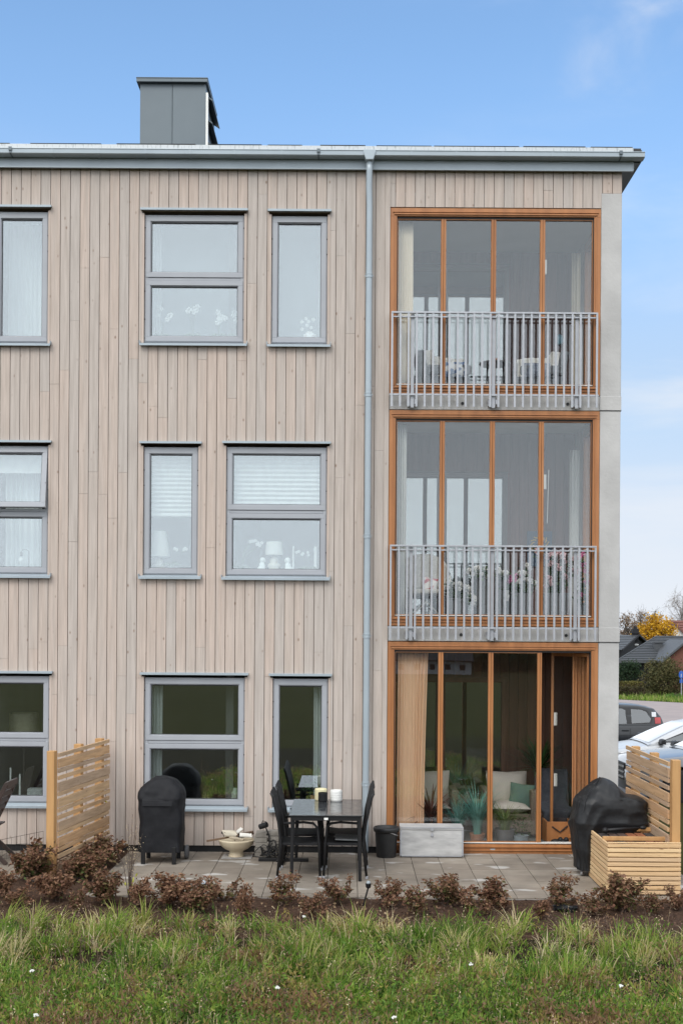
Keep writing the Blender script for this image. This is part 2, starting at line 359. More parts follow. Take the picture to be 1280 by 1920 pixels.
# cladding boards, each cut round the openings, with random butt joints
cl = MB(); pitch, gap = .1255, .008
x = XL
edges = sorted({q for o in VOID for q in (o[0], o[1])})
while x < XR-.001:
    xe = min(x+pitch, XR); tone = random.random()
    cuts = [x]+[e for e in edges if x+.004 < e < xe-.004]+[xe]
    zj = []; zz = random.uniform(-2, 2.6)
    while zz < 9: zj.append(zz); zz += random.uniform(2.4, 4.6)
    toned = {}
    for i in range(len(cuts)-1):
        a, b = cuts[i], cuts[i+1]; xm = (a+b)/2
        iv = [(0.03, Z_EAVE-.002)]
        for o in VOID:
            if o[0]-1e-4 < xm < o[1]+1e-4:
                nv = []
                for p, q in iv:
                    if o[3] <= p or o[2] >= q: nv.append((p, q)); continue
                    if o[2] > p+.01: nv.append((p, o[2]))
                    if o[3] < q-.01: nv.append((o[3], q))
                iv = nv
        for p, q in iv:
            pts = [p]+[j for j in zj if p+.15 < j < q-.15]+[q]
            for k in range(len(pts)-1):
                key = sum(1 for j in zj if j < (pts[k]+pts[k+1])/2)
                tk = toned.setdefault(key, min(1, max(0, tone+random.uniform(-.45, .45))))
                lft = gap/2 if i == 0 else 0; rgt = gap/2 if i == len(cuts)-2 else 0
                cl.box(a+lft, b-rgt, 0+random.uniform(-.0015, .0015), .026, pts[k]+(.0012 if k else 0), pts[k+1]-(.0012 if k < len(pts)-2 else 0), tk)
    x = xe
for z0, z1 in ((0.0, 8.18),):                              # corner boards at the balcony's left edge
    cl.box(LX0-.062, LX0-.002, -.012, -.003, .03, Z_EAVE-.002, .75)
cl.build('cladding', 'clad', BLD)

# wall behind the boards: sheet with openings and reveals
core = MB(); WT = .30
def holed(mb, x0, x1, z0, z1, holes, y0, y1):
    xs = sorted({x0, x1}|{min(max(h[i], x0), x1) for h in holes for i in (0, 1)}); zs = sorted({z0, z1}|{min(max(h[i], z0), z1) for h in holes for i in (2, 3)})
    solid = lambda u, v: x0 < u < x1 and z0 < v < z1 and not any(h[0] < u < h[1] and h[2] < v < h[3] for h in holes)
    for i in range(len(xs)-1):
        for j in range(len(zs)-1):
            a, b, c, d = xs[i], xs[i+1], zs[j], zs[j+1]; u, v = (a+b)/2, (c+d)/2
            if not solid(u, v): continue
            for y in (y0, y1): mb.add([(a,y,c),(b,y,c),(b,y,d),(a,y,d)], [(0,1,2,3)])
            if not solid(a-1e-4, v): mb.add([(a,y0,c),(a,y1,c),(a,y1,d),(a,y0,d)], [(0,1,2,3)])
            if not solid(b+1e-4, v): mb.add([(b,y0,c),(b,y1,c),(b,y1,d),(b,y0,d)], [(0,1,2,3)])
            if not solid(u, c-1e-4): mb.add([(a,y0,c),(b,y0,c),(b,y1,c),(a,y1,c)], [(0,1,2,3)])
            if not solid(u, d+1e-4): mb.add([(a,y0,d),(b,y0,d),(b,y1,d),(a,y1,d)], [(0,1,2,3)])
holed(core, XL, XR-.004, 0.05, Z_EAVE+.1, VOID, .027, WT)
core.build('wall', 'groove', BLD)
pl = MB(); pl.box(XL, LX0, .02, WT, -.5, .05); pl.build('plinth', 'plinth', BLD)
# side and back walls, floors and inner walls
sw = MB(); yy = 1.76
while yy < DEPTH:
    sw.box(XR-.026, XR, yy+.004, min(yy+.1255, DEPTH)-.004, -.4, 8.75, random.random()); yy += .1255
sw.box(XR-.14, XR-.027, 1.76, DEPTH, -.5, 8.9, .5); sw.box(XL, XR-.14, DEPTH-.2, DEPTH, -.5, 9.2, .5); sw.box(XL, XL+.2, WT, DEPTH-.2, -.5, 9.0, .5)
sw.build('side_wall', 'clad', BLD)
fl = MB()
for z0, z1 in ((-.3, -.012), (2.67, 2.84), (5.62, 5.79), (8.40, 8.5)):
    fl.box(XL+.2, LX0-.10, WT+.003, DEPTH-.2, z0, z1)
    fl.box(LX0-.10, XR-.14, 1.76, DEPTH-.2, z0, z1)
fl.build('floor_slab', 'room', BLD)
iw = MB()
for k in range(3):
    z0, z1 = ((-.012, 2.67), (2.84, 5.62), (5.79, 8.40))[k]
    iw.box(XL+.2, XR-.14, 4.6, 4.7, z0, z1)
    for xx in (-4.6, -1.55, -1.95)[:2]: iw.box(xx-.05, xx+.05, WT+.02, 4.6, z0, z1)
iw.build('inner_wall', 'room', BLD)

# windows
def window(w):
    x0, x1, z0, z1 = w['x0'], w['x1'], w['z0'], w['z1']; fw = .045
    f = MB(); f.ring(x0, x1, z0, z1, fw, .030, .16)
    # pale board returns at the sides of the opening
    root = f.build('window', 'frame', BLD, bevel=.003)
    BASE[root.name] = BASE[BLD.name]
    for a_, b_ in ((x0-.034, x0-.004), (x1+.004, x1+.034)): sides = MB(); sides.box(a_, b_, -.004, .05, z0-.03, z1+.012, .1); sides.build('side_casing', 'clad', root)
    hd = MB(); hx0, hx1 = x0-.05, x1+.05
    hd.prism([(-.052, z1+.048), (-.052, z1+.064), (.026, z1+.072), (.026, z1+.046)], hx0, hx1, 'x')
    hd.box(hx0, hx1, -.056, -.0525, z1+.038, z1+.065)
    hd.build('head_flashing', 'zinc', root)
    sl = MB(); sl.prism([(-.062, z0-.050), (-.062, z0-.036), (.034, z0-.004), (.034, z0-.020)], hx0, hx1, 'x')
    sl.box(hx0, hx1, -.066, -.0625, z0-.062, z0-.034); sl.box(hx0-.004, hx0+.004, -.060, .02, z0-.036, z0+.004); sl.box(hx1-.004, hx1+.004, -.060, .02, z0-.036, z0+.004)
    sl.build('sill', 'zinc', root)
    ib = MB(); ib.box(x0-.03, x1+.03, .165, WT+.22, z0-.02, z0+.028); ib.build('inner_sill', 'white', root)
    for xx in (x0+.004, x1-.004):
        for k in ((.82, .70) if not w['tr'] else (.90, .66, .40, .18)): hs = MB(); hs.box(xx-.005, xx+.005, .022, .0295, z0+(z1-z0)*k-.006, z0+(z1-z0)*k+.006); hs.build('hinge', 'seal', root)
    def sash(a, b, c, d, tilt=0):
        sb = MB(); sw_ = .060; sb.ring(a, b, c, d, sw_, .022, .085)
        sb.ring(a+sw_, b-sw_, c+sw_, d-sw_, .010, .036, .085)
        gs = MB(); gs.ring(a+sw_+.010, b-sw_-.010, c+sw_+.010, d-sw_-.010, .006, .050, .075, wt=.012)
        gp = MB(); gp.box(a+sw_+.012, b-sw_-.012, .058, .068, c+sw_+.012, d-sw_-.012)
        if tilt:
            piv = Vector((0, .03, d)); mt = Matrix.Translation(piv)@Matrix.Rotation(tilt, 4, 'X')@Matrix.Translation(-piv)
            for q in (sb, gs, gp): q.xform(mt)
        sb.build('sash', 'frame', root, bevel=.003); gs.build('gasket', 'seal', root); gp.build('pane', 'win', root)
    g = .012
    if w['tr']:
        zm = z0+(z1-z0)*.497
        tb = MB(); tb.box(x0+fw, x1-fw, .034, .16, zm-.018, zm+.018); tb.build('transom', 'frame', root, bevel=.003)
        sash(x0+g, x1-g, zm+.022, z1-.020, R(-8.5) if w.get('open') else 0); sash(x0+g, x1-g, z0+g, zm-.022)
        if w.get('open'):
            st = MB(); st.bar((x1-.03, .06, (z0+z1)/2+.40), (x1-.02, -.045, (z0+z1)/2+.33), .012, .02); st.build('stay', 'seal', root)
    else: sash(x0+g, x1-g, z0+g, z1-.020)
    return root
for w in WINS: window(w)

# concrete: corner pillars, side walls of the balconies, slabs
pc = MB(); pc.box(LX1, XR, 0, .26, -.5, 8.38); pc.build('pillar', 'concrete', BLD, bevel=.008)
pc = MB(); pc.box(LX1+.02, XR-.003, 1.405, 1.755, -.5, 8.38); pc.build('pillar', 'concrete', BLD, bevel=.008)
for z0, z1 in ((2.655, 2.842), (5.61, 5.792)):
    sb = MB(); sb.box(LX0+.004, LX1-.002, .012, 1.755, z0, z1); sb.box(LX1-.002, XR+.006, -.006, 1.755, z0+.002, z1-.002)
    so = sb.build('balcony_slab', 'concrete', BLD, bevel=.004)
    jb = MB()
    for xx in (1.42, 2.76): jb.lathe([(.02, -.008), (.02, .0), (.008, .0), (.008, .006)], (xx, .011, (z0+z1)/2-.01), 12, ax='y')
    jb.build('anchor_bolt', 'seal', so)
    jn = MB(); jn.box(LX1-.001, XR+.008, -.0075, 1.0, z0-.006, z0+.001); jn.build('joint', 'seal', so)
bl = MB(); bl.box(LX0-.09, LX0-.001, .03, 1.755, -.3, 8.4); bl.build('balcony_side_wall', 'concrete', BLD)
bc = MB(); bc.box(LX0, XR-.004, .02, 1.755, 8.19, 8.38); bc.build('balcony_ceiling', 'plaster', BLD)

# glazed balconies
MULL = [W(830, 700)[0], W(924, 700)[0], W(1016, 700)[0]]
def glazing(k):
    z0, z1 = FLOORS[k]['z0'], FLOORS[k]['z1']; x0, x1 = LX0+.003, LX1-.003
    fr = MB(); wt, wb = .105, (.115 if k else .125)
    fr.ring(x0, x1, z0, z1, .085, .004, .14, wb=wb, wt=wt)
    # moulded ledges on head and sill
    fr.box(x0+.045, x1-.045, -.012, .0035, z1-.088, z1-.070); fr.box(x0+.03, x1-.03, -.010, .0035, z1-.058, z1-.048)
    fr.box(x0+.05, x1-.05, -.018, .0035, z0+wb-.035, z0+wb-.012); fr.box(x0+.03, x1-.03, -.012, .0035, z0+.045, z0+.058)
    fr.box(x0+.052, x0+.064, -.010, .0035, z0+wb, z1-wt); fr.box(x1-.064, x1-.052, -.010, .0035, z0+wb, z1-wt)
    root = fr.build('balcony_glazing', 'orange', BLD, bevel=.003)
    st = MB(); st.ring(x0+.086, x1-.086, z0+wb+.001, z1-wt-.001, .012, .03, .12, wt=.022); st.build('track', 'seal', root)
    tk = MB(); tk.box(x0+.09, x1-.09, .02, .10, z0+wb+.013, z0+wb+.024); tk.build('bottom_track', 'white', root)
    xs = [x0+.098]+MULL+[x1-.098]
    for i, m in enumerate(MULL):
        mb = MB(); mb.box(m-.024, m-.003, .026, .095, z0+wb+.025, z1-wt-.024); mb.box(m+.003, m+.024, .030, .095, z0+wb+.025, z1-wt-.024); mb.box(m-.0025, m+.0025, .045, .08, z0+wb+.025, z1-wt-.024)
        mb.build('mullion', 'orange', root, bevel=.003)
    for i in range(4):
        if k == 0 and i == 3: continue
        a, b = xs[i]+(.026 if i else 0), xs[i+1]-(.026 if i < 3 else 0)
        pr = MB(); pr.ring(a-.002, b+.002, z0+wb+.0245, z1-wt-.0235, .008, .035, .088); pr.build('pane_frame', 'orange', root)
        gp = MB(); gp.box(a+.008, b-.008, .055, .063, z0+wb+.034, z1-wt-.034); gp.build('pane', 'pane', root)
    if k == 0:
        # the fourth leaf stands folded inwards
        lf = MB(); A = Vector((x1-.10, .12, 0)); B = Vector((W(1034, 1400, .62)[0], .62, 0)); za, zb = z0+wb+.03, z1-wt-.03
        for p in (A, B): lf.box(p.x-.018, p.x+.018, p.y-.018, p.y+.018, za, zb)
        for zz in (za, zb-.045): lf.bar((A.x, A.y, zz+.022), (B.x, B.y, zz+.022), .03, .045)
        lf.build('door_leaf', 'orange', root, bevel=.003)
        gp = MB(); gp.bar((A.x, A.y, (za+zb)/2), (B.x, B.y, (za+zb)/2), .008, zb-za-.10); gp.build('pane', 'pane', root)
        hb = MB()
        for py in (1348, 1462): q = W(1039, py, .60); hb.box(q[0]-.012, q[0]+.030, .575, .60, q[1]-.085, q[1]+.085)
        hb.build('handle', 'white', root, bevel=.004)
        lk = MB(); q = W(923, 1593); lk.box(q[0]-.03, q[0]+.03, -.006, .003, q[1]-.012, q[1]+.012); lk.build('latch', 'zinc', root)
    # side glazing towards the gable
    sg = MB()
    for (ya, yb) in ((.262, .33), (1.345, 1.402)): sg.box(LX1+.06, LX1+.16, ya, yb, z0+.10, z1-.10)
    sg.box(LX1+.06, LX1+.16, .262, 1.402, z0, z0+.10); sg.box(LX1+.06, LX1+.16, .262, 1.402, z1-.10, z1); sg.box(LX1+.07, LX1+.14, .76, .80, z0+.10, z1-.10)
    so = sg.build('side_glazing', 'orange', BLD)
    for (ya, yb) in ((.332, .758), (.802, 1.343)):
        gp = MB(); gp.box(LX1+.10, LX1+.108, ya, yb, z0+.102, z1-.102); gp.build('pane', 'pane', so)
    # back wall: boards, fixed pane and door
    zf = z0+.02; dz1 = zf+2.10; dx0, dxm, dx1 = .62, 1.30, 2.16
    bw = MB(); xx = LX0
    while xx < XR-.02:
        xe = min(xx+.128, XR-.01); t = random.random()
        if xe < dx1+.07 and xx > LX0-.1 and xx < dx1+.07:
            bw.box(xx+.003, min(xe, dx1+.07)-.003, 1.76, 1.80, dz1+.07, z1+.1, t)
            if xe > dx1+.07: bw.box(dx1+.07, xe-.003, 1.76, 1.80, zf-.1, z1+.1, t)
        elif xx < dx1+.07: bw.box(xx+.003, xe-.003, 1.76, 1.80, dz1+.07, z1+.1, t); bw.box(dx1+.075, xe-.003, 1.76, 1.80, zf-.1, dz1+.069, t)
        else: bw.box(xx+.003, xe-.003, 1.76, 1.80, zf-.1, z1+.1, t)
        xx = xe
    bw.box(LX0, XR-.15, 1.801, 1.85, dz1+.07, z1+.1, .3); bw.box(dx1+.07, XR-.15, 1.801, 1.85, zf-.1, dz1+.07, .3); bw.box(LX0, dx0-.071, 1.76, 1.85, zf-.1, dz1+.069, .3)
    wo = bw.build('balcony_back_wall', 'redboard' if k == 0 else 'brownboard', BLD)
    df = MB(); df.ring(dx0-.07, dxm-.002, zf, dz1+.068, .065, 1.70, 1.84); df.ring(dxm+.002, dx1+.068, zf, dz1+.068, .065, 1.70, 1.84)
    df.box(dx0-.08, dx1+.078, 1.66, 1.70, dz1+.068, dz1+.08)
    dn = df.build('balcony_door', 'redboard' if k == 0 else 'darkframe', BLD, bevel=.004)
    for a, b in ((dx0, dxm-.07), (dxm+.07, dx1)):
        gp = MB(); gp.box(a-.002, b+.002, 1.76, 1.77, zf+.066, dz1); gp.build('pane', 'win', dn)
    ft = MB(); ft.box(LX0, LX1+.2, .142, 1.76, z0-.02, z0+.015+.005*k); ft.build('balcony_floor', 'tilegrey', BLD)
MAT['tilegrey'] = M('grey_floor_tiles', (.30,.30,.29), (.25,.25,.245), 4, rough=.5)
for k in range(3): glazing(k)

# railings
def railing(z_top, z_bot, z_rail):
    x0, x1 = W(735, 590)[0]*14.93/15, W(1118, 590)[0]*14.93/15; y0 = -.085
    tr = MB(); tr.box(x0-.012, x1+.012, y0-.014, y0+.030, z_top-.012, z_top+.010); tr.box(x0-.010, x1+.010, y0+.002, y0+.028, z_top-.062, z_top-.045)
    tr.box(x0-.03, x1+.03, y0+.0, y0+.022, z_rail-.012, z_rail+.012)
    root = tr.build('balcony_railing', 'galv', BLD, bevel=.002)
    for i in range(26):
        xx = x0+(x1-x0)*i/25; b = MB(); b.box(xx-.0125, xx+.0125, y0-.013, y0-.0005, z_bot, z_top-.013); b.build('baluster', 'galv', root)
    for xx in (x0+.26, x0+1.29, x1-.245):
        p = MB(); p.box(xx-.022, xx+.022, y0+.0305, y0+.050, z_rail-.16, z_top-.016); p.build('post', 'galv', root)
        bk = MB(); bk.box(xx-.065, xx+.065, y0+.0505, .011, z_rail-.135, z_rail-.045); bk.lathe([(.02, -.03), (.02, .03)], (xx+.045, y0+.03, z_rail-.09), 8); bk.build('bracket', 'galv', root, bevel=.004)
railing(W(925, 590)[1], W(925, 766)[1], W(925, 743)[1])
railing(W(925, 1025)[1], W(925, 1200)[1], W(925, 1178)[1])
for zf in (2.85, 5.80):
    sr = MB(); sr.box(XR+.012, XR+.034, .20, 1.40, zf+1.03, zf+1.05); sr.box(XR+.012, XR+.034, .20, 1.40, zf-.08, zf-.06)
    so = sr.build('side_railing', 'galv', BLD)
    for i in range(11):
        b = MB(); yy = .206+i*.1185; b.box(XR+.034, XR+.046, yy-.008, yy+.008, zf-.14, zf+1.03); b.build('baluster', 'galv', so)

# roof, eaves, gutter, downpipe, chimney
rf = MB(); sl = .10; RX = 3.65
rf.prism([(-.088, 8.762), (-.088, 8.919), (DEPTH/2, 8.919+sl*4.6), (DEPTH+.5, 8.919), (DEPTH+.5, 8.762), (DEPTH/2, 8.762+sl*4.6)], XL-.2, RX, 'x')
ROOF = rf.build('roof', 'roof', BLD)
so = MB(); so.box(XL-.2, XR-.001, -.044, .027, 8.655, 8.675); so.box(XR+.001, RX-.004, -.044, DEPTH, 8.752, 8.7615); so.build('soffit', 'zinc_dk', ROOF)
fa = MB(); FX = 3.555; fa.box(XL-.2, FX, -.070, -.045, 8.640, 8.76); fa.prism([(-.080, 8.634), (-.080, 8.643), (-.050, 8.6395), (-.050, 8.634)], XL-.2, FX+.004, 'x'); fa.box(FX+.001, FX+.010, -.074, .02, 8.650, 8.750)
xx = -8.3
while xx < 3.4: fa.box(xx-.004, xx+.004, -.0735, -.0705, 8.645, 8.758); xx += 1.98
fa.build('fascia', 'zinc', ROOF)
vb = MB(); vb.box(RX+.001, RX+.014, -.088, DEPTH+.4, 8.758, 8.90); vb.build('bargeboard', 'zinc_dk', ROOF)
dr = MB(); dr.box(XL-.2, 3.55, -.102, -.094, 8.850, 8.921); dr.box(XL-.2, 3.55, -.0935, .1, 8.9215, 8.926)
dr.build('drip_edge', M('pale_drip_sheet', (.52,.55,.565), (.27,.30,.31), 9, stretch=(4,1,1), rough=.35, metal=.2, lo=.52, hi=.72), ROOF)
fe = MB(); xx = XL
while xx < 3.45:
    l = random.uniform(.3, 1.1); fe.box(xx, min(xx+l-.02, 3.54), -.106, .10, 8.9265, 8.929+random.uniform(.0, .005)); xx += l+random.uniform(0, .3)
fe.build('felt_edge', 'roof', ROOF)
gu = MB(); gx0, gx1 = XL-.2, 3.672
gu.prism([(-.076, 8.832), (-.076, 8.762), (-.092, 8.754), (-.188, 8.758), (-.204, 8.768), (-.206, 8.818), (-.214, 8.822), (-.213, 8.829), (-.198, 8.828), (-.197, 8.772), (-.186, 8.765), (-.095, 8.761), (-.083, 8.767), (-.083, 8.832)], gx0, gx1, 'x')
gu.prism([(-.0835, 8.829), (-.0835, 8.767), (-.095, 8.7615), (-.186, 8.7655), (-.1965, 8.772), (-.1975, 8.827)], gx1-.006, gx1-.001, 'x')
GUT = gu.build('gutter', 'zinc', ROOF)
px = [-80, 20, 98, 184, 272, 356, 440, 528, 597, 771, 855, 942, 1035, 1163]
for q in px:
    xx = W(q, 285, -.205)[0]; b = MB(); wide = q in (20, 597, 1163); hw_ = .018 if wide else .011
    b.box(xx-hw_, xx+hw_, -.2095, -.2065, 8.766, 8.820); b.bar((xx, -.206, 8.765), (xx, -.190, 8.755), .02, .004); b.bar((xx, -.188, 8.7535), (xx, -.09, 8.7495), .02, .004)
    if wide: b.box(xx-.020, xx+.020, -.222, -.2155, 8.795, 8.838)
    b.build('gutter_bracket', 'zinc_dk' if wide else 'zinc', GUT)
dp = MB(); dx = W(691, 600, -.10)[0]; rr = .041
hx = W(692.5, 290, -.15)[0]; hop = MB()
hop.prism([(hx-.082, 8.835), (hx+.082, 8.835), (hx+.080, 8.800), (hx+.046, 8.705), (hx-.046, 8.705), (hx-.080, 8.800)], -.220, -.073)
hop.build('rain_hopper', 'zinc', GUT, bevel=.008)
dp.tube([(hx, -.146, 8.71), (hx, -.140, 8.60), (hx-.002, -.112, 8.40), (dx, -.10, 8.2), (dx, -.10, .35), (dx, -.10, .12), (dx, -.13, .05), (dx, -.18, .0)], rr, 14)
DP = dp.build('downpipe', 'zinc', BLD, smooth=True)
for py in (517, 740, 1005, 1192, 1470):
    zz = W(690, py, -.1)[1]; b = MB(); b.lathe([(.041, -.03), (.047, -.028), (.047, -.012), (.043, -.01), (.043, .01), (.046, .012), (.046, .028), (.041, .03)], (dx, -.10, zz), 14); b.box(dx-.06, dx+.06, -.012-.09, -.09, zz-.004, zz+.004); b.box(dx-.012, dx+.012, -.07, -.002, zz-.012, zz+.012)
    b.build('pipe_clamp', 'zinc', DP)
ch = MB(); cy0, cy1 = 1.5, 2.55; ca, cb = W(263, 200, cy0)[0], W(386, 200, cy0)[0]; ct = W(325, 157, cy0)[1]
cm = (ca+cb)/2-.01
ch.box(ca, cm-.004, cy0, cy1, 8.85, ct); ch.box(cm+.004, cb, cy0, cy1, 8.85, ct); ch.box(cm-.0035, cm+.0035, cy0+.01, cy1-.01, 8.85, ct-.001); ch.box(cm-.012, cm+.0, cy0-.006, cy0-.0005, 8.9, ct-.02)
CH = ch.build('chimney', 'zinc_dk', BLD, bevel=.006)
cc = MB(); a, b, t = W(256, 150, cy0-.06)[0], W(388, 150, cy0-.06)[0], W(322, 146.5, cy0-.06)[1]
cc.box(a, cm-.003, cy0-.06, cy1+.07, ct+.001, t); cc.box(cm-.0028, b+.01, cy0-.06, cy1+.07, ct+.001, t); cc.box(a-.004, b+.014, cy0-.066, cy1+.076, t+.0005, t+.012)
cc.build('chimney_cap', 'zinc_dk', CH, bevel=.004)
lv = MB(); lv.box(cb+.0005, cb+.03, cy0+.002, cy0+.06, 9.0, ct-.12); lv.build('lit_side_strip', 'white', CH)  # white strip puts the chimney's lit side face into the colour
for i in range(3):
    q = MB(); zz = ct-.12-i*.32; q.prism([(cb+.001, zz), (cb+.085, zz-.07), (cb+.085, zz-.085), (cb+.001, zz-.03)], cy0+.07, cy1-.05); q.build('louvre', 'zinc_dk', CH)

# ================================================================== GROUND
KN = [(-2500, -14), (-700, -9), (-250, -5.9), (-15, -.10), (-4.2, -.07), (3, -.09), (8.5, -.50), (12, -.67), (18, -.80), (60, -1.58), (75, -1.90), (105, -2.35), (300, -4.5), (2500, -9)]
def H(y):
    for (a, za), (b, zb) in zip(KN, KN[1:]):
        if a <= y <= b: return za+(zb-za)*(y-a)/(b-a)
    return -14
def sheet(name, poly_xy, dz, mat, kind='structure', label=None):
    """strip polygon given by left/right x at increasing y; split at the terrain's bends"""
    ys = sorted({p[0] for p in poly_xy}|{k[0] for k in KN if poly_xy[0][0] < k[0] < poly_xy[-1][0]})
    Y = [p[0] for p in poly_xy]; mb = MB(); vs = []
    for y in ys:
        a, b = float(np.interp(y, Y, [p[1] for p in poly_xy])), float(np.interp(y, Y, [p[2] for p in poly_xy])); vs += [(a, y, H(y)+dz), (b, y, H(y)+dz)]
    mb.add(vs, [(2*i, 2*i+1, 2*i+3, 2*i+2) for i in range(len(ys)-1)]); o = mb.build(name, mat); o['kind'] = kind
    return o
MAT['field'] = M('meadow_ground', (.050,.050,.018), (.038,.036,.014), .35, rough=.95, spec=.02, bump=.5, bscale=20, detail=10, lo=.3, hi=.7, stretch=(.6,1.5,1))
MAT['soil'] = M('bark_soil', (.085,.050,.034), (.045,.028,.020), 22, rough=.95, spec=.1, bump=1.0, bscale=60, detail=8)
MAT['asphalt'] = M('pinkish_asphalt', (.30,.255,.245), (.26,.225,.22), 1.2, rough=.85, spec=.15, bump=.1, bscale=60)
MAT['parking'] = M('parking_asphalt', (.075,.075,.078), (.06,.06,.062), 2, rough=.85, bump=.2, bscale=60)
sheet('ground', [(-2500, -2500, 2500), (2500, -2500, 2500)], 0, 'field')
sheet('parking_lot', [(7.5, 3.9, 30), (31.9, 3.9, 40)], .004, 'parking')
sheet('road', [(32, 3.9, 45), (59, 3.9, 24), (69, 3.9, 19)], .006, 'asphalt')
MAT['thatch'] = M('meadow_thatch', (.035,.030,.014), (.016,.013,.008), 9, rough=.95, spec=.05, bump=.8, bscale=40, detail=8)
sheet('meadow_floor', [(-14, -14, 14), (-3.9, -14, 14)], .004, 'thatch')
# soil of the planting bed: a lumpy skin laid over the ground
XS = np.arange(-9, 9.01, .06); YS = np.concatenate([np.arange(-4.2, -2.35, .05), np.arange(-2.35, 2.0, .12)])
gx, gy = np.meshgrid(XS, YS, indexing='ij')
gz = np.array([[mnoise.noise((float(a)*3, float(b)*3, 0))*.018+mnoise.noise((float(a)*13, float(b)*13, 3))*.012 for b in YS] for a in XS])-.052
gz[:, 0] = -.10
gz = np.where((gy > -2.56) & (gx > -2.75), gz-.07, gz); gz = np.where((gy > -1.74) & (gx < -3.74), gz-.07, gz)
V = np.stack([gx, gy, gz], -1).reshape(-1, 3); n1, n2 = gx.shape
idx = np.arange(n1*n2).reshape(n1, n2); Q = np.stack([idx[:-1, :-1], idx[1:, :-1], idx[1:, 1:], idx[:-1, 1:]], -1).reshape(-1, 4)
so = fast_mesh('planting_bed', V, Q, np.zeros((0, 3), int), np.full(len(V), .5), 'soil', smooth=True); so['kind'] = 'structure'

# patio slabs
def patio_mat():
    m = M('concrete_slabs', (.96,.96,.96), (.80,.80,.80), 5, rough=.8, bump=.12, bscale=50, tone=[(.27,.228,.185), (.305,.26,.212), (.335,.29,.238)], detail=8)
    nt = m.node_tree; N, L = nt.nodes, nt.links; b = N['Principled BSDF']; src = b.inputs['Base Color'].links[0].from_socket
    tc = N.new('ShaderNodeTexCoord'); mp = N.new('ShaderNodeMapping'); L.new(tc.outputs['Object'], mp.inputs[0]); mp.inputs['Scale'].default_value = (1.4, 2.6, 1)
    nz = N.new('ShaderNodeTexNoise'); L.new(mp.outputs[0], nz.inputs['Vector']); nz.inputs['Scale'].default_value = 1.5; nz.inputs['Detail'].default_value = 3; nz.inputs['Roughness'].default_value = .45
    mr = N.new('ShaderNodeMapRange'); L.new(nz.outputs[0], mr.inputs[0]); mr.inputs[1].default_value = .618; mr.inputs[2].default_value = .665; mr.inputs[4].default_value = .85
    mx = N.new('ShaderNodeMix'); mx.data_type = 'RGBA'; L.new(mr.outputs[0], mx.inputs[0]); L.new(src, mx.inputs[6]); mx.inputs[7].default_value = (.54,.52,.49,1)
    n2 = N.new('ShaderNodeTexNoise'); L.new(tc.outputs['Object'], n2.inputs['Vector']); n2.inputs['Scale'].default_value = .9; n2.inputs['Detail'].default_value = 5
    m2 = N.new('ShaderNodeMapRange'); L.new(n2.outputs[0], m2.inputs[0]); m2.inputs[1].default_value = .40; m2.inputs[2].default_value = .62; m2.inputs[3].default_value = .72; m2.inputs[4].default_value = 1.0
    mm = N.new('ShaderNodeMix'); mm.data_type = 'RGBA'; mm.blend_type = 'MULTIPLY'; mm.inputs[0].default_value = 1; L.new(mx.outputs[2], mm.inputs[6]); L.new(m2.outputs[0], mm.inputs[7])
    L.new(mm.outputs[2], b.inputs['Base Color'])
    return m
MAT['slab'] = patio_mat()
PAT_S = 2.56
def patio(xa, xb, ya, name):
    p = MB(); T = .338; x = .105
    while x > xa: x -= T
    while x < xb:
        y = -.03
        while y > ya+.02:
            x0, x1, y0, y1 = max(x, xa)+.0035, min(x+T, xb)-.0035, max(y-T, ya)+.0035, y-.0035
            if x1-x0 > .03 and y1-y0 > .03:
                q = GZ+random.uniform(-.002, .002); p.box(x0, x1, y0, y1, GZ-.06, q, random.random())
            y -= T
        x += T
    o = p.build(name, 'slab'); o['kind'] = 'structure'
patio(-2.78, 3.9, -PAT_S, 'patio'); patio(-8.5, -3.72, -1.75, 'neighbour_patio')
ke = MB(); ke.box(-2.78, 3.9, -PAT_S-.035, -PAT_S-.002, -.16, GZ-.012); o = ke.build('patio_kerb', M('kerb_stone', (.22,.205,.19), None, 8, rough=.9)); o['kind'] = 'structure'

# ------------------------------------------------------------------ meadow grass in front
MAT['grass'] = M('grass_blades', (1,1,1), (.75,.75,.75), 1.2, rough=.55, tone=[(.060,.125,.018), (.15,.30,.028), (.30,.41,.065), (.50,.47,.16), (.70,.58,.32), (.84,.72,.47)], trans=.55, spec=.3)
MAT['herb'] = M('herb_leaves', (1,1,1), (.7,.7,.7), 2, rough=.6, tone=[(.07,.13,.028), (.16,.30,.05), (.30,.44,.07), (.46,.38,.11), (.27,.15,.085), (.42,.27,.16)], trans=.5, spec=.3)
rg = np.random.default_rng(5)
def nz2(x, y, s, o=0): return np.array([mnoise.noise((float(a)*s, float(b)*s, o)) for a, b in zip(x, y)])
def field_points(n, y0, y1):
    y = -D0+rg.uniform(D0+y0, D0+y1, n); d = D0+y; x = (rg.uniform(-.36, .345, n))*d; return x, y
def edge_y(x): return -3.88+.20*nz2(x, x*0, .9, 1)+.10*nz2(x, x*0, 4.0, 5)-.22*np.clip((x-1.6), 0, 1.4)
NT = 2500; tx, ty = field_points(NT, -8.5, -3.5)
dry_t = nz2(tx, ty, .7, 20)+.6*nz2(tx, ty, 2.4, 21); wet_t = nz2(tx, ty, .9, 50)
kk = (ty < edge_y(tx)) & (rg.random(NT) < np.clip(.70+1.1*nz2(tx, ty, 1.5, 7), .10, 1)); tx, ty, dry_t, wet_t = tx[kk], ty[kk], dry_t[kk], wet_t[kk]; NT = len(tx)
nb = rg.integers(22, 58, NT); ti = np.repeat(np.arange(NT), nb); n = len(ti)
front = np.clip(1-(edge_y(tx)-ty)/.50, 0, 1); lowp_ = np.clip((-ty-5.2)/1.3, 0, 1)
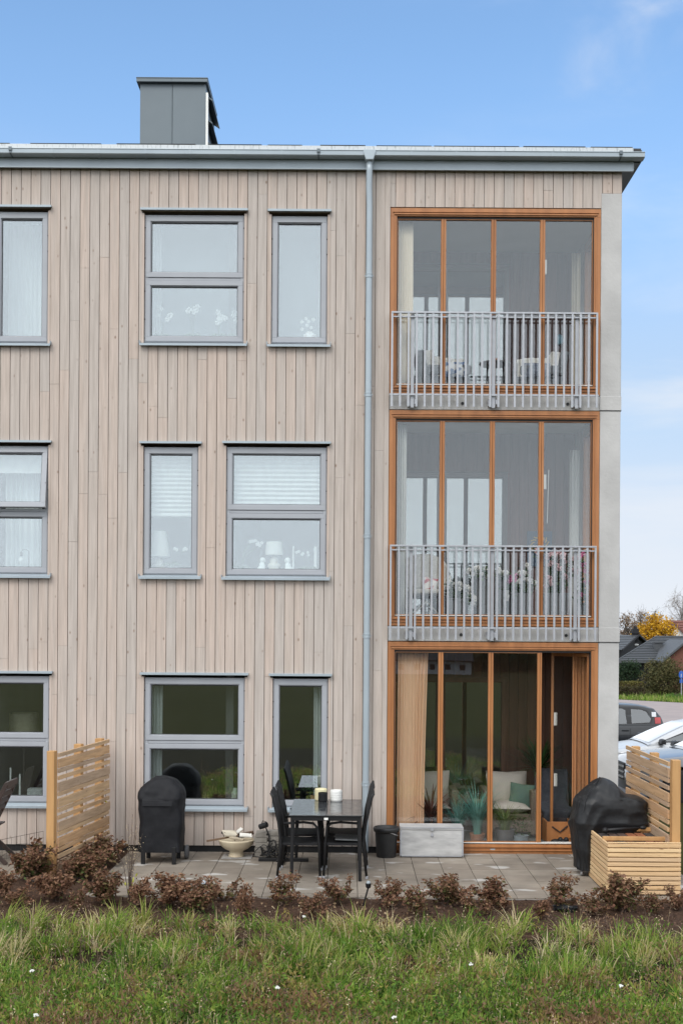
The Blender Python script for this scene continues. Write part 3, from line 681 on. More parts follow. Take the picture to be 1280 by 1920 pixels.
mound = nz2(tx, ty, 1.5, 7)+.6*nz2(tx, ty, 3.7, 8)
th = (.15+.16*rg.random(NT)+.17*np.clip(mound, -.6, .9)+.10*front*rg.random(NT))*(1-.40*lowp_); th = np.maximum(th, .07)
tt = np.clip(.31+.22*rg.normal(size=NT)+.30*dry_t+.12*front-.06*lowp_, .03, .98); tr_ = rg.uniform(.03, .10, NT)
q = rg.uniform(0, 2*PI, n); rr = np.sqrt(rg.random(n))*tr_[ti]
taz = rg.uniform(0, 2*PI, NT)*.0+nz2(tx, ty, .8, 40)*3.0+1.0
az = np.where(rg.random(n) < .55, q, taz[ti]+rg.normal(size=n)*.7)
bend = np.clip(rg.normal(1.35, .60, n)+.25*front[ti], .1, 2.7)
tone = np.clip(tt[ti]+rg.normal(size=n)*.12, 0, 1); tone = np.where(rg.random(n) < .07, rg.uniform(.72, 1, n), tone)
gr = blades(tx[ti]+rr*np.cos(q), ty[ti]+rr*np.sin(q), np.full(n, -.10), th[ti]*rg.uniform(.45, 1.1, n), rg.uniform(.0065, .014, n), az, bend, tone, 4, tw=az+PI/2+rg.normal(size=n)*.7)
o = fast_mesh('grass', *gr, 'grass'); o['kind'] = 'stuff'
# feathery herbs and dead stalks
NH = 7400; hx, hy = field_points(NH, -8.4, -3.75); dn = nz2(hx, hy, 1.3, 9)-.15+np.clip((-hy-4.2)/1.8, 0, 1)*.75
k = rg.random(NH) < np.clip(dn, .08, 1); hx, hy = hx[k], hy[k]; parts = []
for a, b in zip(hx, hy):
    n = 30; t0 = rg.random(); ht = rg.uniform(.06, .17); q = rg.normal(size=(n, 3))*np.array([.060, .060, ht*.30])+np.array([a, b, -.10+ht*.72]); rust = nz2([a], [b], 1.1, 70)[0] > .12; ht *= 1.0+.9*max(-.4, mnoise.noise((float(a)*2.1, float(b)*2.1, 17.0))); base = rg.choice([.62, .80, .80, .95, .20] if rust else [.08, .20, .36, .45, .25, .36, .62, .95])
    parts.append(leaves(q, rg.uniform(.025, .060, n), np.clip(base+rg.normal(size=n)*.07, 0, 1), rg, .30, np.array([0, 0, .7])))
o = fast_mesh('weeds', *join(parts), 'herb'); o['kind'] = 'stuff'
MAT['stalk'] = M('dead_stalks', (1,1,1), (.7,.7,.7), 8, rough=.8, tone=[(.09,.055,.04), (.17,.105,.07), (.40,.30,.19), (.60,.48,.31)])
NS = 1700; sx_, sy_ = field_points(NS, -8.3, -3.8); parts = []; sp = []
for a, b in zip(sx_, sy_):
    ht = rg.uniform(.12, .32)*(1 if b > -5.4 else .8); t = rg.choice([.05, .2, .35, .8, 1.0], p=[.3, .3, .15, .15, .1]); az_ = rg.uniform(0, 6.28)
    parts.append(blades(np.array([a]), np.array([b]), np.array([-.1]), np.array([ht]), np.array([.005]), np.array([az_]), np.array([.25]), np.array([t]), 4))
    top = np.array([a+math.cos(az_)*ht*.12, b+math.sin(az_)*ht*.12, -.1+ht*.96]); n = 14 if t < .5 else 9
    q = rg.normal(size=(n, 3))*np.array([.012, .012, .035 if t > .5 else .028])+top
    parts.append(leaves(q, rg.uniform(.010, .020, n), np.full(n, t), rg, .5))
o = fast_mesh('dead_stalks', *join(parts), 'stalk'); o['kind'] = 'stuff'
# litter of fallen leaves on the bed
n = 2600; lx = rg.uniform(-5.2, 4.6, n); ly = rg.uniform(-4.1, -2.65, n); lz = np.full(n, -.035)+rg.random(n)*.02
MAT['litter'] = M('fallen_leaf_litter', (1,1,1), (.8,.8,.8), 5, rough=.85, tone=[(.05,.025,.018), (.10,.05,.03), (.17,.10,.05), (.30,.22,.13)])
V = leaves(np.stack([lx, ly, lz], 1), rg.uniform(.018, .045, n), rg.random(n)**1.6, rg, .6, np.array([0, 0, .0]))
V[0][:, 2] = np.clip(V[0][:, 2], -.06, .0); o = fast_mesh('leaf_litter', *V, 'litter'); o['kind'] = 'stuff'
# white wild flowers
MAT['petal'] = M('white_petals', (.80,.80,.76), (.72,.72,.68), 20, rough=.7, trans=.2); MAT['stem'] = M('green_stems', (.06,.10,.03), None, 10, rough=.7)
FL = [(68, 1903, 'white wildflower nearest the lower left corner of the meadow'), (520, 1852, 'white wildflower low in the middle of the meadow grass'), (882, 1808, 'white wildflower in the grass below the pale wooden chest'),
      (1163, 1848, 'white wildflower in the dark weeds below the slatted bin'), (570, 1718, 'white wildflower at the bed edge below the dining table'), (738, 1907, 'white wildflower in the grass at the bottom edge of the picture'), (60, 1820, 'tiny white wildflower left in the brownish weeds')]
for (a, b, lb) in FL:
    x, y = G(a, b, .12); t = thing('wildflower', lb, 'flower', (x, y, -.1), 'white wildflowers in the meadow')
    s = MB(); s.tube([(x, y, -.1), (x+.01, y, .03), (x, y, .115)], .0025, 5); s.build('stem', 'stem', t)
    f = MB()
    for k in range(9):
        q = k*2.4; rr = .014*math.sqrt(k/9); c = (x+rr*math.cos(q)*1.1, y+rr*math.sin(q)*1.2, .126-rr*.7+random.uniform(-.004, .004)); f.ball(c, .0075, 6, 4, sc=(1, 1, .9))
    f.build('flower_head', 'petal', t)

# ================================================================== ON THE PATIO
MAT['slatwood'] = cladding_mat('pressure_treated_slats', [(.58,.355,.195), (.63,.43,.25), (.54,.38,.25), (.44,.325,.235)], (.74,.71,.67), (.20,.10,.05), (6, .7, 14), (4, 5, 13), (3, .6, 9), .8)
MAT['postwood'] = M('honey_post_wood', (.50,.285,.115), (.42,.23,.09), 4, stretch=(4,4,.5), rough=.65, bump=.12)
MAT['palewood'] = cladding_mat('pale_yellow_slats', [(.74,.51,.27), (.78,.57,.33), (.68,.46,.25), (.62,.44,.27)], (.80,.77,.73), (.30,.16,.07), (.8, .8, 14), (5, 5, 17), (.7, .7, 9), .75)
MAT['screw'] = M('galvanised_screw', (.6,.6,.6), None, 5, rough=.4, metal=.6)
def slat_fence(label, A, B, side, ext, ztop, z0, posts, nrm):
    A, B = Vector((*A, 0)), Vector((*B, 0)); d = (B-A).normalized(); n = Vector((-d.y, d.x, 0))*side
    t = thing('slat_fence', label, 'fence', (A.x, A.y, z0), 'slatted timber screens at the ends of the patio')
    for i, u in enumerate(posts):
        p = A+(B-A)*u; b = MB(); ang = math.atan2(d.y, d.x)
        b.obox((p.x, p.y, (z0+ztop[i])/2), (.09, .09, ztop[i]-z0), Matrix.Rotation(ang, 3, 'Z'), .5); b.build('post', 'postwood', t, bevel=.004)
    pat = [.045, .10, .045, .045, .10, .045, .10, .045, .045, .10, .045, .10, .045, .045, .10, .045, .10, .045]
    gaps = [.026, .010, .034, .032, .008, .030, .012, .036, .032, .008, .026, .012, .028, .026, .008, .02, .012, .02]
    z = ztop[0]-.03
    for w, g in zip(pat, gaps):
        if z-w < z0+.05: break
        a = A+n*(.045+.012)-d*ext[0]; b_ = B+n*(.045+.012)+d*(ext[1]+random.uniform(-.02, .03)); m = MB()
        th = .022; zc = z-w/2; dz = random.uniform(-.004, .004)
        m.bar((a.x, a.y, zc), (b_.x, b_.y, zc+dz+nrm), th, w, random.random()); m.build('slat', 'slatwood', t, bevel=.002)
        sc = MB()
        for u in posts:
            p = A+(B-A)*u+n*(.045+.024); sc.ball((p.x, p.y, zc+nrm*u), .006, 6, 4)
        z -= w+g
    return t
slat_fence('tall slatted timber screen with honey brown posts, rising from russet shrubs left of the grill', (-3.36, -1.66), (-3.11, -.22), -1, (-.045, .13), (1.39, 1.40, 1.41), -.06, (0, .52, .97), .025)
slat_fence('slatted timber screen with honey posts standing behind the slatted bin, cars beyond it', (3.53, -2.28), (3.53, -.52), 1, (-.045, .22), (1.40, 1.39, 1.38), -.06, (0, .5, 1.0), .0)
st = MB(); p = W(189, 1503, -.12); st.tube([(p[0]-.03, -.28, p[1]+.01), (p[0]+.05, -.16, p[1]+.02), (p[0]+.09, -.10, p[1]-.02), (p[0]+.08, -.1, p[1]-.10)], .012, 6)
o = st.build('strap', M('yellow_strap', (.75,.72,.12), (.65,.6,.1), 9)); tag(o, 'yellow strap tied round the end of the left timber screen', 'strap')

# slatted bin
bt = thing('slatted_bin', 'pale slatted timber bin with red bricks laid across its open top', 'bin', (3.16, -1.9, GZ))
X0, X1, Y0, Y1, Zb, Zt = 2.775, 3.56, -2.41, -1.42, GZ+.01, .515
n = 11; ph = (Zt-Zb)/n
for i in range(n):
    z = Zb+i*ph
    f = MB(); f.box(X0+.001, X1, Y0, Y0+.022, z+.006, z+ph-.006, random.random()); f.build('front_slat', 'palewood', bt, bevel=.002)
    f = MB(); f.box(X0, X0+.022, Y0+.024, Y1, z+.006, z+ph-.006, random.random()); f.build('side_slat', 'palewood', bt, bevel=.002)
    f = MB(); f.box(X1-.022, X1, Y0+.024, Y1-.001, z+.006, z+ph-.006, random.random()); f.build('side_slat', 'palewood', bt, bevel=.002)
f = MB(); f.box(X0+.023, X1-.023, Y1-.022, Y1-.002, Zb, Zt-.004, .4); f.build('back_panel', 'palewood', bt)
for cx in (X0+.045, X1-.045):
    for cy in (Y0+.045, Y1-.045): f = MB(); f.box(cx-.022, cx+.022, cy-.022, cy+.022, Zb, Zt-.012); f.build('corner_post', 'postwood', bt)
f = MB(); f.box(X0+.03, X1-.03, Y0+.03, Y1-.03, Zb+.1, Zt-.085); f.build('inner_floor', 'postwood', bt)
for yy in (Y0+.30, Y1-.07): f = MB(); f.box(X0+.01, X1-.06, yy-.022, yy+.022, Zt-.02, Zt+.022, .3); f.build('crossbar', 'postwood', bt, bevel=.003)
f = MB(); f.prism([(Y0+.0, Zt+.001), (Y0+.022, Zt+.001), (Y0+.022, Zt+.012), (Y0, Zt+.012)], X0, X1, 'x'); f.build('rim', 'palewood', bt, bevel=.002)
MAT['brick'] = M('fired_brick', (1,1,1), (.7,.68,.66), 9, rough=.85, tone=[(.06,.05,.048), (.16,.07,.04), (.30,.105,.045), (.38,.14,.06)], bump=.3)
MAT['blackmetal'] = M('black_painted_metal', (.007,.007,.008), (.011,.011,.012), 6, rough=.5, spec=.35)
for row, (ya, yb) in enumerate(((Y0+.06, Y0+.26), (Y0+.36, Y0+.56), (Y0+.58, Y0+.78))):
    xx = X0+.06
    while xx < X1-.17:
        b = MB(); b.box(xx, xx+.088, ya, yb, Zt-.08, Zt-.02+random.uniform(-.008, .006), random.choice([.0, .1, .55, .8, 1, .75])); o = b.build('brick', 'brick', None, bevel=.006, loc=(xx, ya, Zt-.08))
        where = ['front', 'middle', 'rear'][row]; k = int(round((xx-X0-.06)/.102))+1
        tag(o, f'dull red or sooty brick lying in the {where} row on the slatted bin', 'brick', f'bricks in the {where} row of the slatted bin'); xx += .102
b = MB(); b.tube([(X0+.14, Y1-.30, Zt+.025), (X0+.36, Y1-.22, Zt+.03), (X1-.22, Y1-.16, Zt+.035)], [.022, .018, .010], 8); b.ball((X0+.12, Y1-.31, Zt+.025), .035); b.ball((X1-.20, Y1-.155, Zt+.035), .03, sc=(1.4, 1, .8))
tag(b.build('grill_tool', 'blackmetal', None, smooth=True, loc=(X0+.3, Y1-.2, Zt)), 'black long handled grill tool lying across the bricks of the bin', 'tool')

# covered grills
MAT['cover'] = M('black_cover_cloth', (.0075,.008,.0105), (.012,.0125,.015), 9, rough=.7, bump=.35, bscale=7, spec=.28)
MAT['cover2'] = M('black_plastic_cover', (.007,.0075,.009), (.010,.011,.0125), 9, rough=.48, bump=.3, bscale=11, spec=.4)
ct = bpy.data.textures.new('cloth_folds', 'CLOUDS'); ct.noise_scale = .22; ct.noise_depth = 2
ctm = bpy.data.textures.new('cloth_creases', 'MARBLE'); ctm.noise_scale = .30; ctm.turbulence = 9; ctm.noise_depth = 2
ct2 = bpy.data.textures.new('cloth_wrinkles', 'CLOUDS'); ct2.noise_scale = .085; ct2.noise_depth = 2
def drape(o, vox, smooth_n, d1, d2):
    m = o.modifiers.new('remesh', 'REMESH'); m.mode = 'VOXEL'; m.voxel_size = vox; m.use_smooth_shade = True
    m = o.modifiers.new('smooth', 'SMOOTH'); m.factor = .5; m.iterations = smooth_n
    m = o.modifiers.new('folds', 'DISPLACE'); m.texture = ct; m.strength = d1; m.mid_level = .5
    m = o.modifiers.new('wrinkles', 'DISPLACE'); m.texture = ct2; m.strength = d2; m.mid_level = .5
g1 = thing('covered_grill', 'boxy black covered grill on four legs standing by the left ground floor window', 'grill', (-2.26, -.66, GZ))
mb = MB()
def rrect(cx, cy, hx, hy, z, e=5, n=28):
    out = []
    for j in range(n):
        q = 2*PI*j/n; c, s = math.cos(q), math.sin(q); out.append((cx+hx*abs(c)**(2/e)*math.copysign(1, c), cy+hy*abs(s)**(2/e)*math.copysign(1, s), z))
    return out
secs = [(.095, .252, .215, 0, 7), (.30, .258, .220, 0, 7), (.60, .255, .225, 0, 7), (.70, .262, .232, 0, 6), (.735, .275, .240, 0, 6), (.765, .272, .238, 0, 5), (.84, .262, .215, .0, 4.5), (.92, .20, .17, .0, 3.4), (.975, .115, .12, 0, 2.6), (.992, .05, .06, 0, 2)]
vs = []; n = 40
for z, hx, hy, dx_, e in secs: vs += rrect(-2.265+dx_, -.66, hx, hy, z, e, n)
k = len(secs); mb.add(vs, [(i*n+j, i*n+(j+1)%n, (i+1)*n+(j+1)%n, (i+1)*n+j) for i in range(k-1) for j in range(n)]+[tuple(range((k-1)*n, k*n))])
cv = mb.build('cover', 'cover', g1, smooth=True)
sd = cv.modifiers.new('sub', 'SUBSURF'); sd.levels = 2; sd.render_levels = 2
m = cv.modifiers.new('folds', 'DISPLACE'); m.texture = ct; m.strength = .055; m.mid_level = .5
m = cv.modifiers.new('wrinkles', 'DISPLACE'); m.texture = ct2; m.strength = .012; m.mid_level = .5
fp = MB(); fp.prism([(-.905, .70), (-.912, .66), (-.90, .72), (-.885, .76), (-.88, .745)], -2.47, -2.11, 'x'); fp.build('flap', 'cover', cv, bevel=.004)
for xx in (-2.46, -2.09):
    for yy in (-.86, -.47): l = MB(); l.box(xx-.024, xx+.024, yy-.02, yy+.02, GZ, .16); l.build('leg', 'blackmetal', g1, bevel=.004)
for xx in (-1.985,):
    w = MB(); w.lathe([(.012, -.022), (.075, -.022), (.085, -.012), (.085, .012), (.075, .022), (.012, .022)], (xx, -.50, GZ+.087), 20, ax='x'); w.build('wheel', M('grey_wheel', (.10,.10,.105), None, 8), g1)
g2 = thing('covered_grill', 'lumpy black plastic covered kettle grill beside the concrete pillar, behind the slatted bin', 'grill', (2.95, -1.25, GZ))
def folded_cover(secs, cx0, cy, nth, nz_, seed, amp):
    """hanging cloth: stacked outlines (z, left, right, half depth, squareness) with creases that deepen towards the hem"""
    Z = np.array([q[0] for q in secs]); zs = np.concatenate([np.linspace(Z[i], Z[i+1], max(2, int((Z[i+1]-Z[i])*nz_)), endpoint=False) for i in range(len(Z)-1)]+[[Z[-1]]]); V = []
    for z in zs:
        l, r, d, e, oy = [float(np.interp(z, Z, [q[k] for q in secs])) for k in (1, 2, 3, 4, 5)]; c, h = (l+r)/2, (r-l)/2
        for j in range(nth):
            a = 2*PI*j/nth; ca, sa = math.cos(a), math.sin(a); x, y = c+h*abs(ca)**(2/e)*math.copysign(1, ca), cy+oy+d*abs(sa)**(2/e)*math.copysign(1, sa)
            n1 = mnoise.noise((x*3.2+seed, y*3.2+z*1.6, z*2.6-x*1.4)); n2 = mnoise.noise((x*9+seed, y*9, z*4+x*3)); n3 = mnoise.noise((a*3.0+seed, z*.7, 4.4))
            ridge = (1-abs(n1)*2.4); ridge2 = (1-abs(n2)*2.2); hem = max(0, min(1, (.62-z)/.5))
            k = amp*(.9*ridge*abs(ridge)+.35*ridge2)+amp*1.2*hem*n3-amp*.5
            V.append((x+ca*k, y+sa*k, z+amp*.5*n1*(1 if z > .6 else .2)))
    m = len(zs); mb = MB(); mb.add(V, [(i*nth+j, i*nth+(j+1)%nth, (i+1)*nth+(j+1)%nth, (i+1)*nth+j) for i in range(m-1) for j in range(nth)]+[tuple(range((m-1)*nth, m*nth))]); return mb
mb = folded_cover([(.03, 2.66, 3.10, .20, 3, -.05), (.25, 2.62, 3.22, .25, 3.5, -.02), (.50, 2.60, 3.40, .29, 4, 0), (.58, 2.61, 3.455, .30, 5, 0), (.80, 2.645, 3.450, .29, 5, 0), (.855, 2.67, 3.41, .275, 4, 0), (.872, 2.69, 3.24, .27, 3, 0), (.94, 2.75, 3.17, .23, 2.6, 0), (1.01, 2.82, 3.10, .17, 2.3, 0), (1.055, 2.88, 3.03, .10, 2.1, 0), (1.075, 2.93, 2.98, .03, 2, 0)], 3, -1.25, 150, 75, 4.2, .030)
cv = mb.build('cover', 'cover2', g2, smooth=True); m_ = cv.modifiers.new('soften', 'SMOOTH'); m_.iterations = 2; m_.factor = .4
sm = MB(); sm.tube([(2.93, -1.50+.25, 1.083), (2.84, -1.43, 1.02), (2.74, -1.47, .90), (2.68, -1.545, .72)], .006, 6); sm.build('seam', 'cover2', cv)
for (xx, yy) in ((2.70, -1.38), (2.76, -1.05), (3.25, -1.05), (3.22, -1.40)):
    l = MB(); l.tube([(xx, yy, .2), (xx, yy, GZ+.07)], .014, 8); l.build('leg', 'blackmetal', g2)
    w = MB(); w.lathe([(.004, -.012), (.034, -.012), (.038, -.006), (.038, .006), (.034, .012), (.004, .012)], (xx, yy, GZ+.039), 14, ax='x'); w.box(xx-.016, xx+.016, yy-.014, yy+.014, GZ+.05, GZ+.085); w.build('caster', M('steel_caster', (.45,.46,.48), (.05,.05,.05), 20, rough=.35, metal=.5), g2)

# dining set
MAT['tableglass'] = M('dark_table_glass', (.035,.038,.042), (.045,.048,.052), 14, rough=.10, spec=.7, rough2=.22)
tb = thing('dining_table', 'black garden table with a dark glass top against the pale boards', 'table', (-.25, -1.16, GZ))
TX0, TX1, TY0, TY1, TZ = -.668, .168, -1.80, -.50, .70
f = MB(); f.box(TX0+.02, TX1-.02, TY0+.02, TY0+.05, TZ-.065, TZ-.012); f.box(TX0+.02, TX1-.02, TY1-.05, TY1-.02, TZ-.065, TZ-.012); f.box(TX0+.02, TX0+.05, TY0+.05, TY1-.05, TZ-.065, TZ-.012); f.box(TX1-.05, TX1-.02, TY0+.05, TY1-.05, TZ-.065, TZ-.012)
f.box(-.27, -.23, TY0+.05, TY1-.05, TZ-.06, TZ-.012); f.build('apron', 'blackmetal', tb, bevel=.004)
for a, b in ((TX0, -.2525), (-.2475, TX1)): f = MB(); f.box(a, b, TY0, TY1, TZ-.011, TZ); f.build('glass_top', 'tableglass', tb, bevel=.003)
f = MB(); f.box(-.272, -.226, TY0+.012, TY0+.0195, TZ-.055, TZ-.03); f.lathe([(.012, -.008), (.012, .002)], (-.25, TY0+.011, TZ-.043), 12, sx=1.7, ax='y'); f.build('badge', 'white', tb)
for xx, sx in ((TX0+.045, 1), (TX1-.045, -1)):
    for yy in (TY0+.045, TY1-.045):
        l = MB(); l.tube([(xx, yy, TZ-.02), (xx-sx*.012, yy, GZ)], [.024, .019], 10); l.build('leg', 'blackmetal', tb)
MAT['mesh'] = M('black_textile', (.008,.008,.009), (.014,.014,.016), 90, rough=.75, spec=.3)
def make_chair():
    t = thing('garden_chair', 'x', 'chair', (0, 0, 0), 'black garden chairs round the table')
    for s in (-1, 1):                                   # faces +X; seat 0.44 deep
        l = MB(); y = s*.245
        l.tube([(.24, y, 0.03), (.225, y, .40), (.205, y, .585), (.16, y, .632), (.05, y, .645), (-.18, y, .63)], .0145, 9); l.build('arm_leg', 'blackmetal', t, smooth=True)
        l = MB(); l.tube([(-.245, y, .03), (-.205, y, .40), (-.235, y, .64), (-.30, y, .93), (-.325, y, .975)], [.015, .016, .016, .016, .014], 9); l.build('rear_leg', 'blackmetal', t, smooth=True)
        for xx in (.242, -.248): c = MB(); c.lathe([(.013, 0), (.0165, .004), (.0165, .034), (.014, .036)], (xx, y, 0), 10); c.build('foot_cap', 'galv', t)
    b = MB(); b.prism([(-.225, .42), (-.245, .64), (-.308, .93), (-.335, .985), (-.318, .99), (-.286, .93), (-.223, .64), (-.205, .42)], -.228, .228)
    b.build('backrest', 'mesh', t, bevel=.008)
    sseat = MB(); sseat.prism([(-.22, .405), (.10, .40), (.22, .415), (.245, .40), (.245, .375), (-.22, .375)], -.232, .232); sseat.build('seat', 'mesh', t, bevel=.008)
    return t
ch0 = make_chair()
CH_ = [((-.555, -1.42), 0, 'black garden chair on the left of the table, nearest the meadow'), ((-.535, -.80), 0, 'black garden chair left of the table, close to the narrow window'),
       ((-.035, -1.40), PI, 'black garden chair on the right of the table, nearest the meadow'), ((-.02, -.78), PI, 'black garden chair right of the table, close to the downpipe')]
for i, ((x, y), rz, lb) in enumerate(CH_):
    if i == 0: ch0.location = (x, y, GZ); ch0['label'] = lb; c = ch0
    else: c = dup(ch0, (x, y, GZ), rz, lb)
cu = MB(); cu.obox((.0, -1.40, .385), (.30, .36, .014), Matrix.Rotation(R(2), 3, 'Y')); tag(cu.build('seat_pad', M('grey_pad', (.13,.135,.14), None, 8), None, bevel=.005, loc=(0, -1.4, .38)), 'flat dark grey pad on the seat of the right front chair', 'seat pad')
def woven_pot(name, px, y, r, h, mat, lab, cat):
    p = W(px, 1495, y); t = MB(); n = 26; prof = [(r*.9, 0), (r*.97, .01)]
    for i in range(9): z = .012+(h-.02)*i/8; prof.append((r*(1.0+.025*(i % 2)), z))
    prof += [(r*.98, h), (r*.86, h), (r*.84, h*.5), (.001, h*.5)]
    t.lathe(prof, (p[0], y, TZ), n); tag(t.build(name, mat, None, loc=(p[0], y, TZ)), lab, cat)
woven_pot('lantern', 605, -.74, .054, .115, 'mesh', 'small black woven lantern near the rear edge of the dining table', 'lantern')
woven_pot('lantern', 630, -.66, .073, .135, 'white', 'white ribbed lantern at the rear edge of the dining table', 'lantern')
cnd = MB(); p = W(601.5, 1490, -.56); cnd.lathe([(.072, 0), (.076, .01), (.076, .135), (.068, .142), (.02, .135)], (p[0], -.58, TZ), 24); tag(cnd.build('candle', M('cream_wax', (.72,.66,.42), (.66,.6,.38), 5, rough=.5), None, loc=(p[0], -.58, TZ)), 'thick cream candle behind the black lantern on the dining table', 'candle')

# bowl, block stack, lamp, cable, base bar
MAT['ivory'] = M('ivory_glazed_clay', (.66,.58,.42), (.56,.46,.32), 4, rough=.4)
bw = thing('pedestal_bowl', 'ivory pedestal bowl filled with wood scraps between the two ground floor windows', 'bowl', (-1.39, -.34, GZ))
b = MB(); b.lathe([(.10, 0), (.098, .015), (.085, .05), (.088, .075), (.15, .105), (.20, .15), (.222, .20), (.228, .215), (.215, .222), (.20, .20), (.12, .15), (.001, .14)], (-1.39, -.34, GZ), 32); b.build('bowl', 'ivory', bw, smooth=True)
bs = MB(); bs.box(-1.56, -1.19, -.50, -.20, GZ+.002, GZ+.008)
tag(bs.build('stone_tile', M('pale_grey_tile', (.36,.35,.335), (.30,.29,.28), 6, rough=.8), None, loc=(-1.39, -.34, GZ)), 'flat pale grey tile under the ivory pedestal bowl', 'tile')
MAT['scrap'] = M('scrap_wood', (1,1,1), (.75,.75,.75), 6, rough=.8, tone=[(.02,.018,.018), (.16,.09,.05), (.62,.55,.42), (.78,.76,.70)])
SC = [((-1.47, -.36, .20), (.15, .10, .012), (.35, .1, .5), .72, 'square cream board on top of the scraps in the ivory bowl', 'board'), ((-1.32, -.38, .195), (.18, .035, .02), (.1, -.25, .3), .0, 'charred black stick in the ivory bowl', 'stick'),
      ((-1.56, -.40, .175), (.34, .014, .014), (0, -.16, .12), .35, 'long brown stick poking out left of the ivory bowl', 'stick'), ((-1.29, -.30, .215), (.20, .03, .025), (.2, -.2, -.3), .2, 'brown stick crossing the rear of the ivory bowl', 'stick'),
      ((-1.27, -.40, .185), (.13, .05, .012), (.5, .1, .2), 1.0, 'white painted chip at the right rim of the ivory bowl', 'chip'), ((-1.52, -.35, .19), (.09, .05, .02), (.2, .4, .8), .0, 'charred black chip at the left of the ivory bowl', 'chip'), ((-1.36, -.28, .225), (.10, .03, .012), (.6, -.3, 1.1), 1.0, 'white painted chip at the rear of the ivory bowl', 'chip'), ((-1.38, -.44, .18), (.16, .03, .014), (.3, .15, -.2), .55, 'pale wood splinter at the front of the ivory bowl', 'stick')]
import mathutils
for c, s, e, t, lb, cat in SC:
    q = MB(); s = (s[0]*1.15, s[1]*1.35, s[2]*1.6); c = (c[0], c[1], c[2]+.015+.03*(cat in ('board', 'chip')))
    q.obox(c, s, mathutils.Euler(e).to_matrix(), t); tag(q.build('wood_scrap', 'scrap', None, bevel=.002, loc=c), lb, cat, 'scraps in the ivory bowl')
MAT['block'] = M('grey_concrete_block', (1,1,1), (.75,.74,.72), 7, rough=.9, bump=.4, tone=[(.20,.185,.165), (.30,.28,.25), (.36,.325,.28)])
for sx, n, top, nm in ((-1.075, 5, .27, 'left'), (-.905, 4, .25, 'right')):
    z = GZ
    for i in range(n):
        hh = (.058 if i % 2 else .064) if nm == 'left' else .066; q = MB(); dx_ = random.uniform(-.012, .012)
        q.box(sx-.085+dx_, sx+.08+dx_-(.02 if nm == 'right' else 0), -.40, -.20, z+.001, z+hh-.001, random.random())
        tag(q.build('concrete_block', 'block', None, bevel=.006, loc=(sx, -.3, z)), f"grey concrete block in the {nm} stack behind the cables, {['bottom', 'second', 'third', 'fourth', 'top'][i] if i < n-1 or nm == 'left' else 'upper'} course", 'block', 'concrete blocks stacked by the wall'); z += hh
q = MB(); q.box(-1.02, -.83, -.40, -.20, .225, .275, .3); tag(q.build('concrete_block', 'block', None, bevel=.006, loc=(-.92, -.3, .23)), 'dark grey slab bridging the tops of both block stacks', 'block', 'concrete blocks stacked by the wall')
sp = thing('spot_lamp', 'small black garden spotlight tilted up on a stake before the block stack', 'lamp', (-1.06, -.42, GZ))
q = MB(); p = W(494, 1548, -.42); q.lathe([(.02, -.06), (.034, -.055), (.036, .05), (.03, .055), (.028, .045), (.001, .045)], (0, 0, 0), 16); q.xform(Matrix.Translation((p[0], -.42, p[1]))@Matrix.Rotation(R(68), 4, 'Y')@Matrix.Rotation(R(20), 4, 'X')); q.build('lamp_head', 'blackmetal', sp)
q = MB(); q.tube([(p[0]+.03, -.42, p[1]-.03), (p[0]+.07, -.43, p[1]-.12), (p[0]+.08, -.43, GZ)], .009, 8); q.tube([(p[0]-.03, -.42, p[1]), (p[0]-.01, -.42, p[1]+.06), (p[0]+.03, -.42, p[1]+.05)], .005, 6); q.build('stake', 'blackmetal', sp)
cb = MB(); rr = random.Random(3)
for s in range(9):
    pts = []; c = Vector((rr.uniform(-1.08, -.72), rr.uniform(-.62, -.40), 0)); 
    for i in range(12):
        q = i*.75+rr.uniform(-.3, .3); rad = rr.uniform(.05, .16); pts.append((c.x+rad*math.cos(q)*.9, c.y+rad*math.sin(q)*.6, max(GZ+.008, GZ+.012+abs(rr.gauss(0, .10)))))
    # smooth the polyline a little
    P = [Vector(p) for p in pts]; P2 = []
    for a, b in zip(P, P[1:]): P2 += [a*.75+b*.25, a*.25+b*.75]
    cb.tube(P2, .0055, 5)
tag(cb.build('cable', 'blackmetal', None, smooth=True, loc=(-.9, -.5, GZ)), 'tangled black cable heaped before the concrete blocks', 'cable')
q = MB(); a = W(485, 1610, -.62); b = W(578, 1611, -.62); q.box(a[0], b[0], -.66, -.58, GZ+.003, GZ+.04); q.box(-.86, -.78, -.90, -.36, GZ+.0405, GZ+.065); q.lathe([(.028, .065), (.028, .33), (.022, .335)], (-.82, -.62, GZ), 12); tag(q.build('parasol_base', 'blackmetal', None, bevel=.004, loc=(-.8, -.62, GZ)), 'black steel cross base with a short tube, left of the dining table', 'parasol base')

# bucket and chest
bk = thing('bucket', 'black plastic bucket under the downpipe beside the white chest', 'bucket', (.476, -.28, GZ))
b = MB(); b.lathe([(.118, 0), (.122, .01), (.14, .30), (.143, .315), (.158, .318), (.165, .35), (.160, .372), (.146, .372), (.138, .32), (.118, .05), (.001, .045)], (.476, -.28, GZ), 30); b.build('body', M('black_plastic', (.016,.017,.018), (.024,.025,.026), 8, rough=.5), bk, smooth=True)
b = MB(); b.tube([(.476+.15*math.cos(q), -.28+.15*math.sin(q), GZ+.30-.03*math.sin((q+.9)*2)) for q in np.linspace(-1.5, -.2, 8)], .005, 6); b.build('handle', 'screw', bk)
MAT['whitewash'] = M('whitewashed_board', (.52,.52,.515), (.33,.33,.33), 3.5, stretch=(1.2,1,4), rough=.8, bump=.15, detail=9, lo=.3, hi=.7)
cx0, cx1 = W(750.5, 1580, -.33)[0], W(867.5, 1580, -.33)[0]
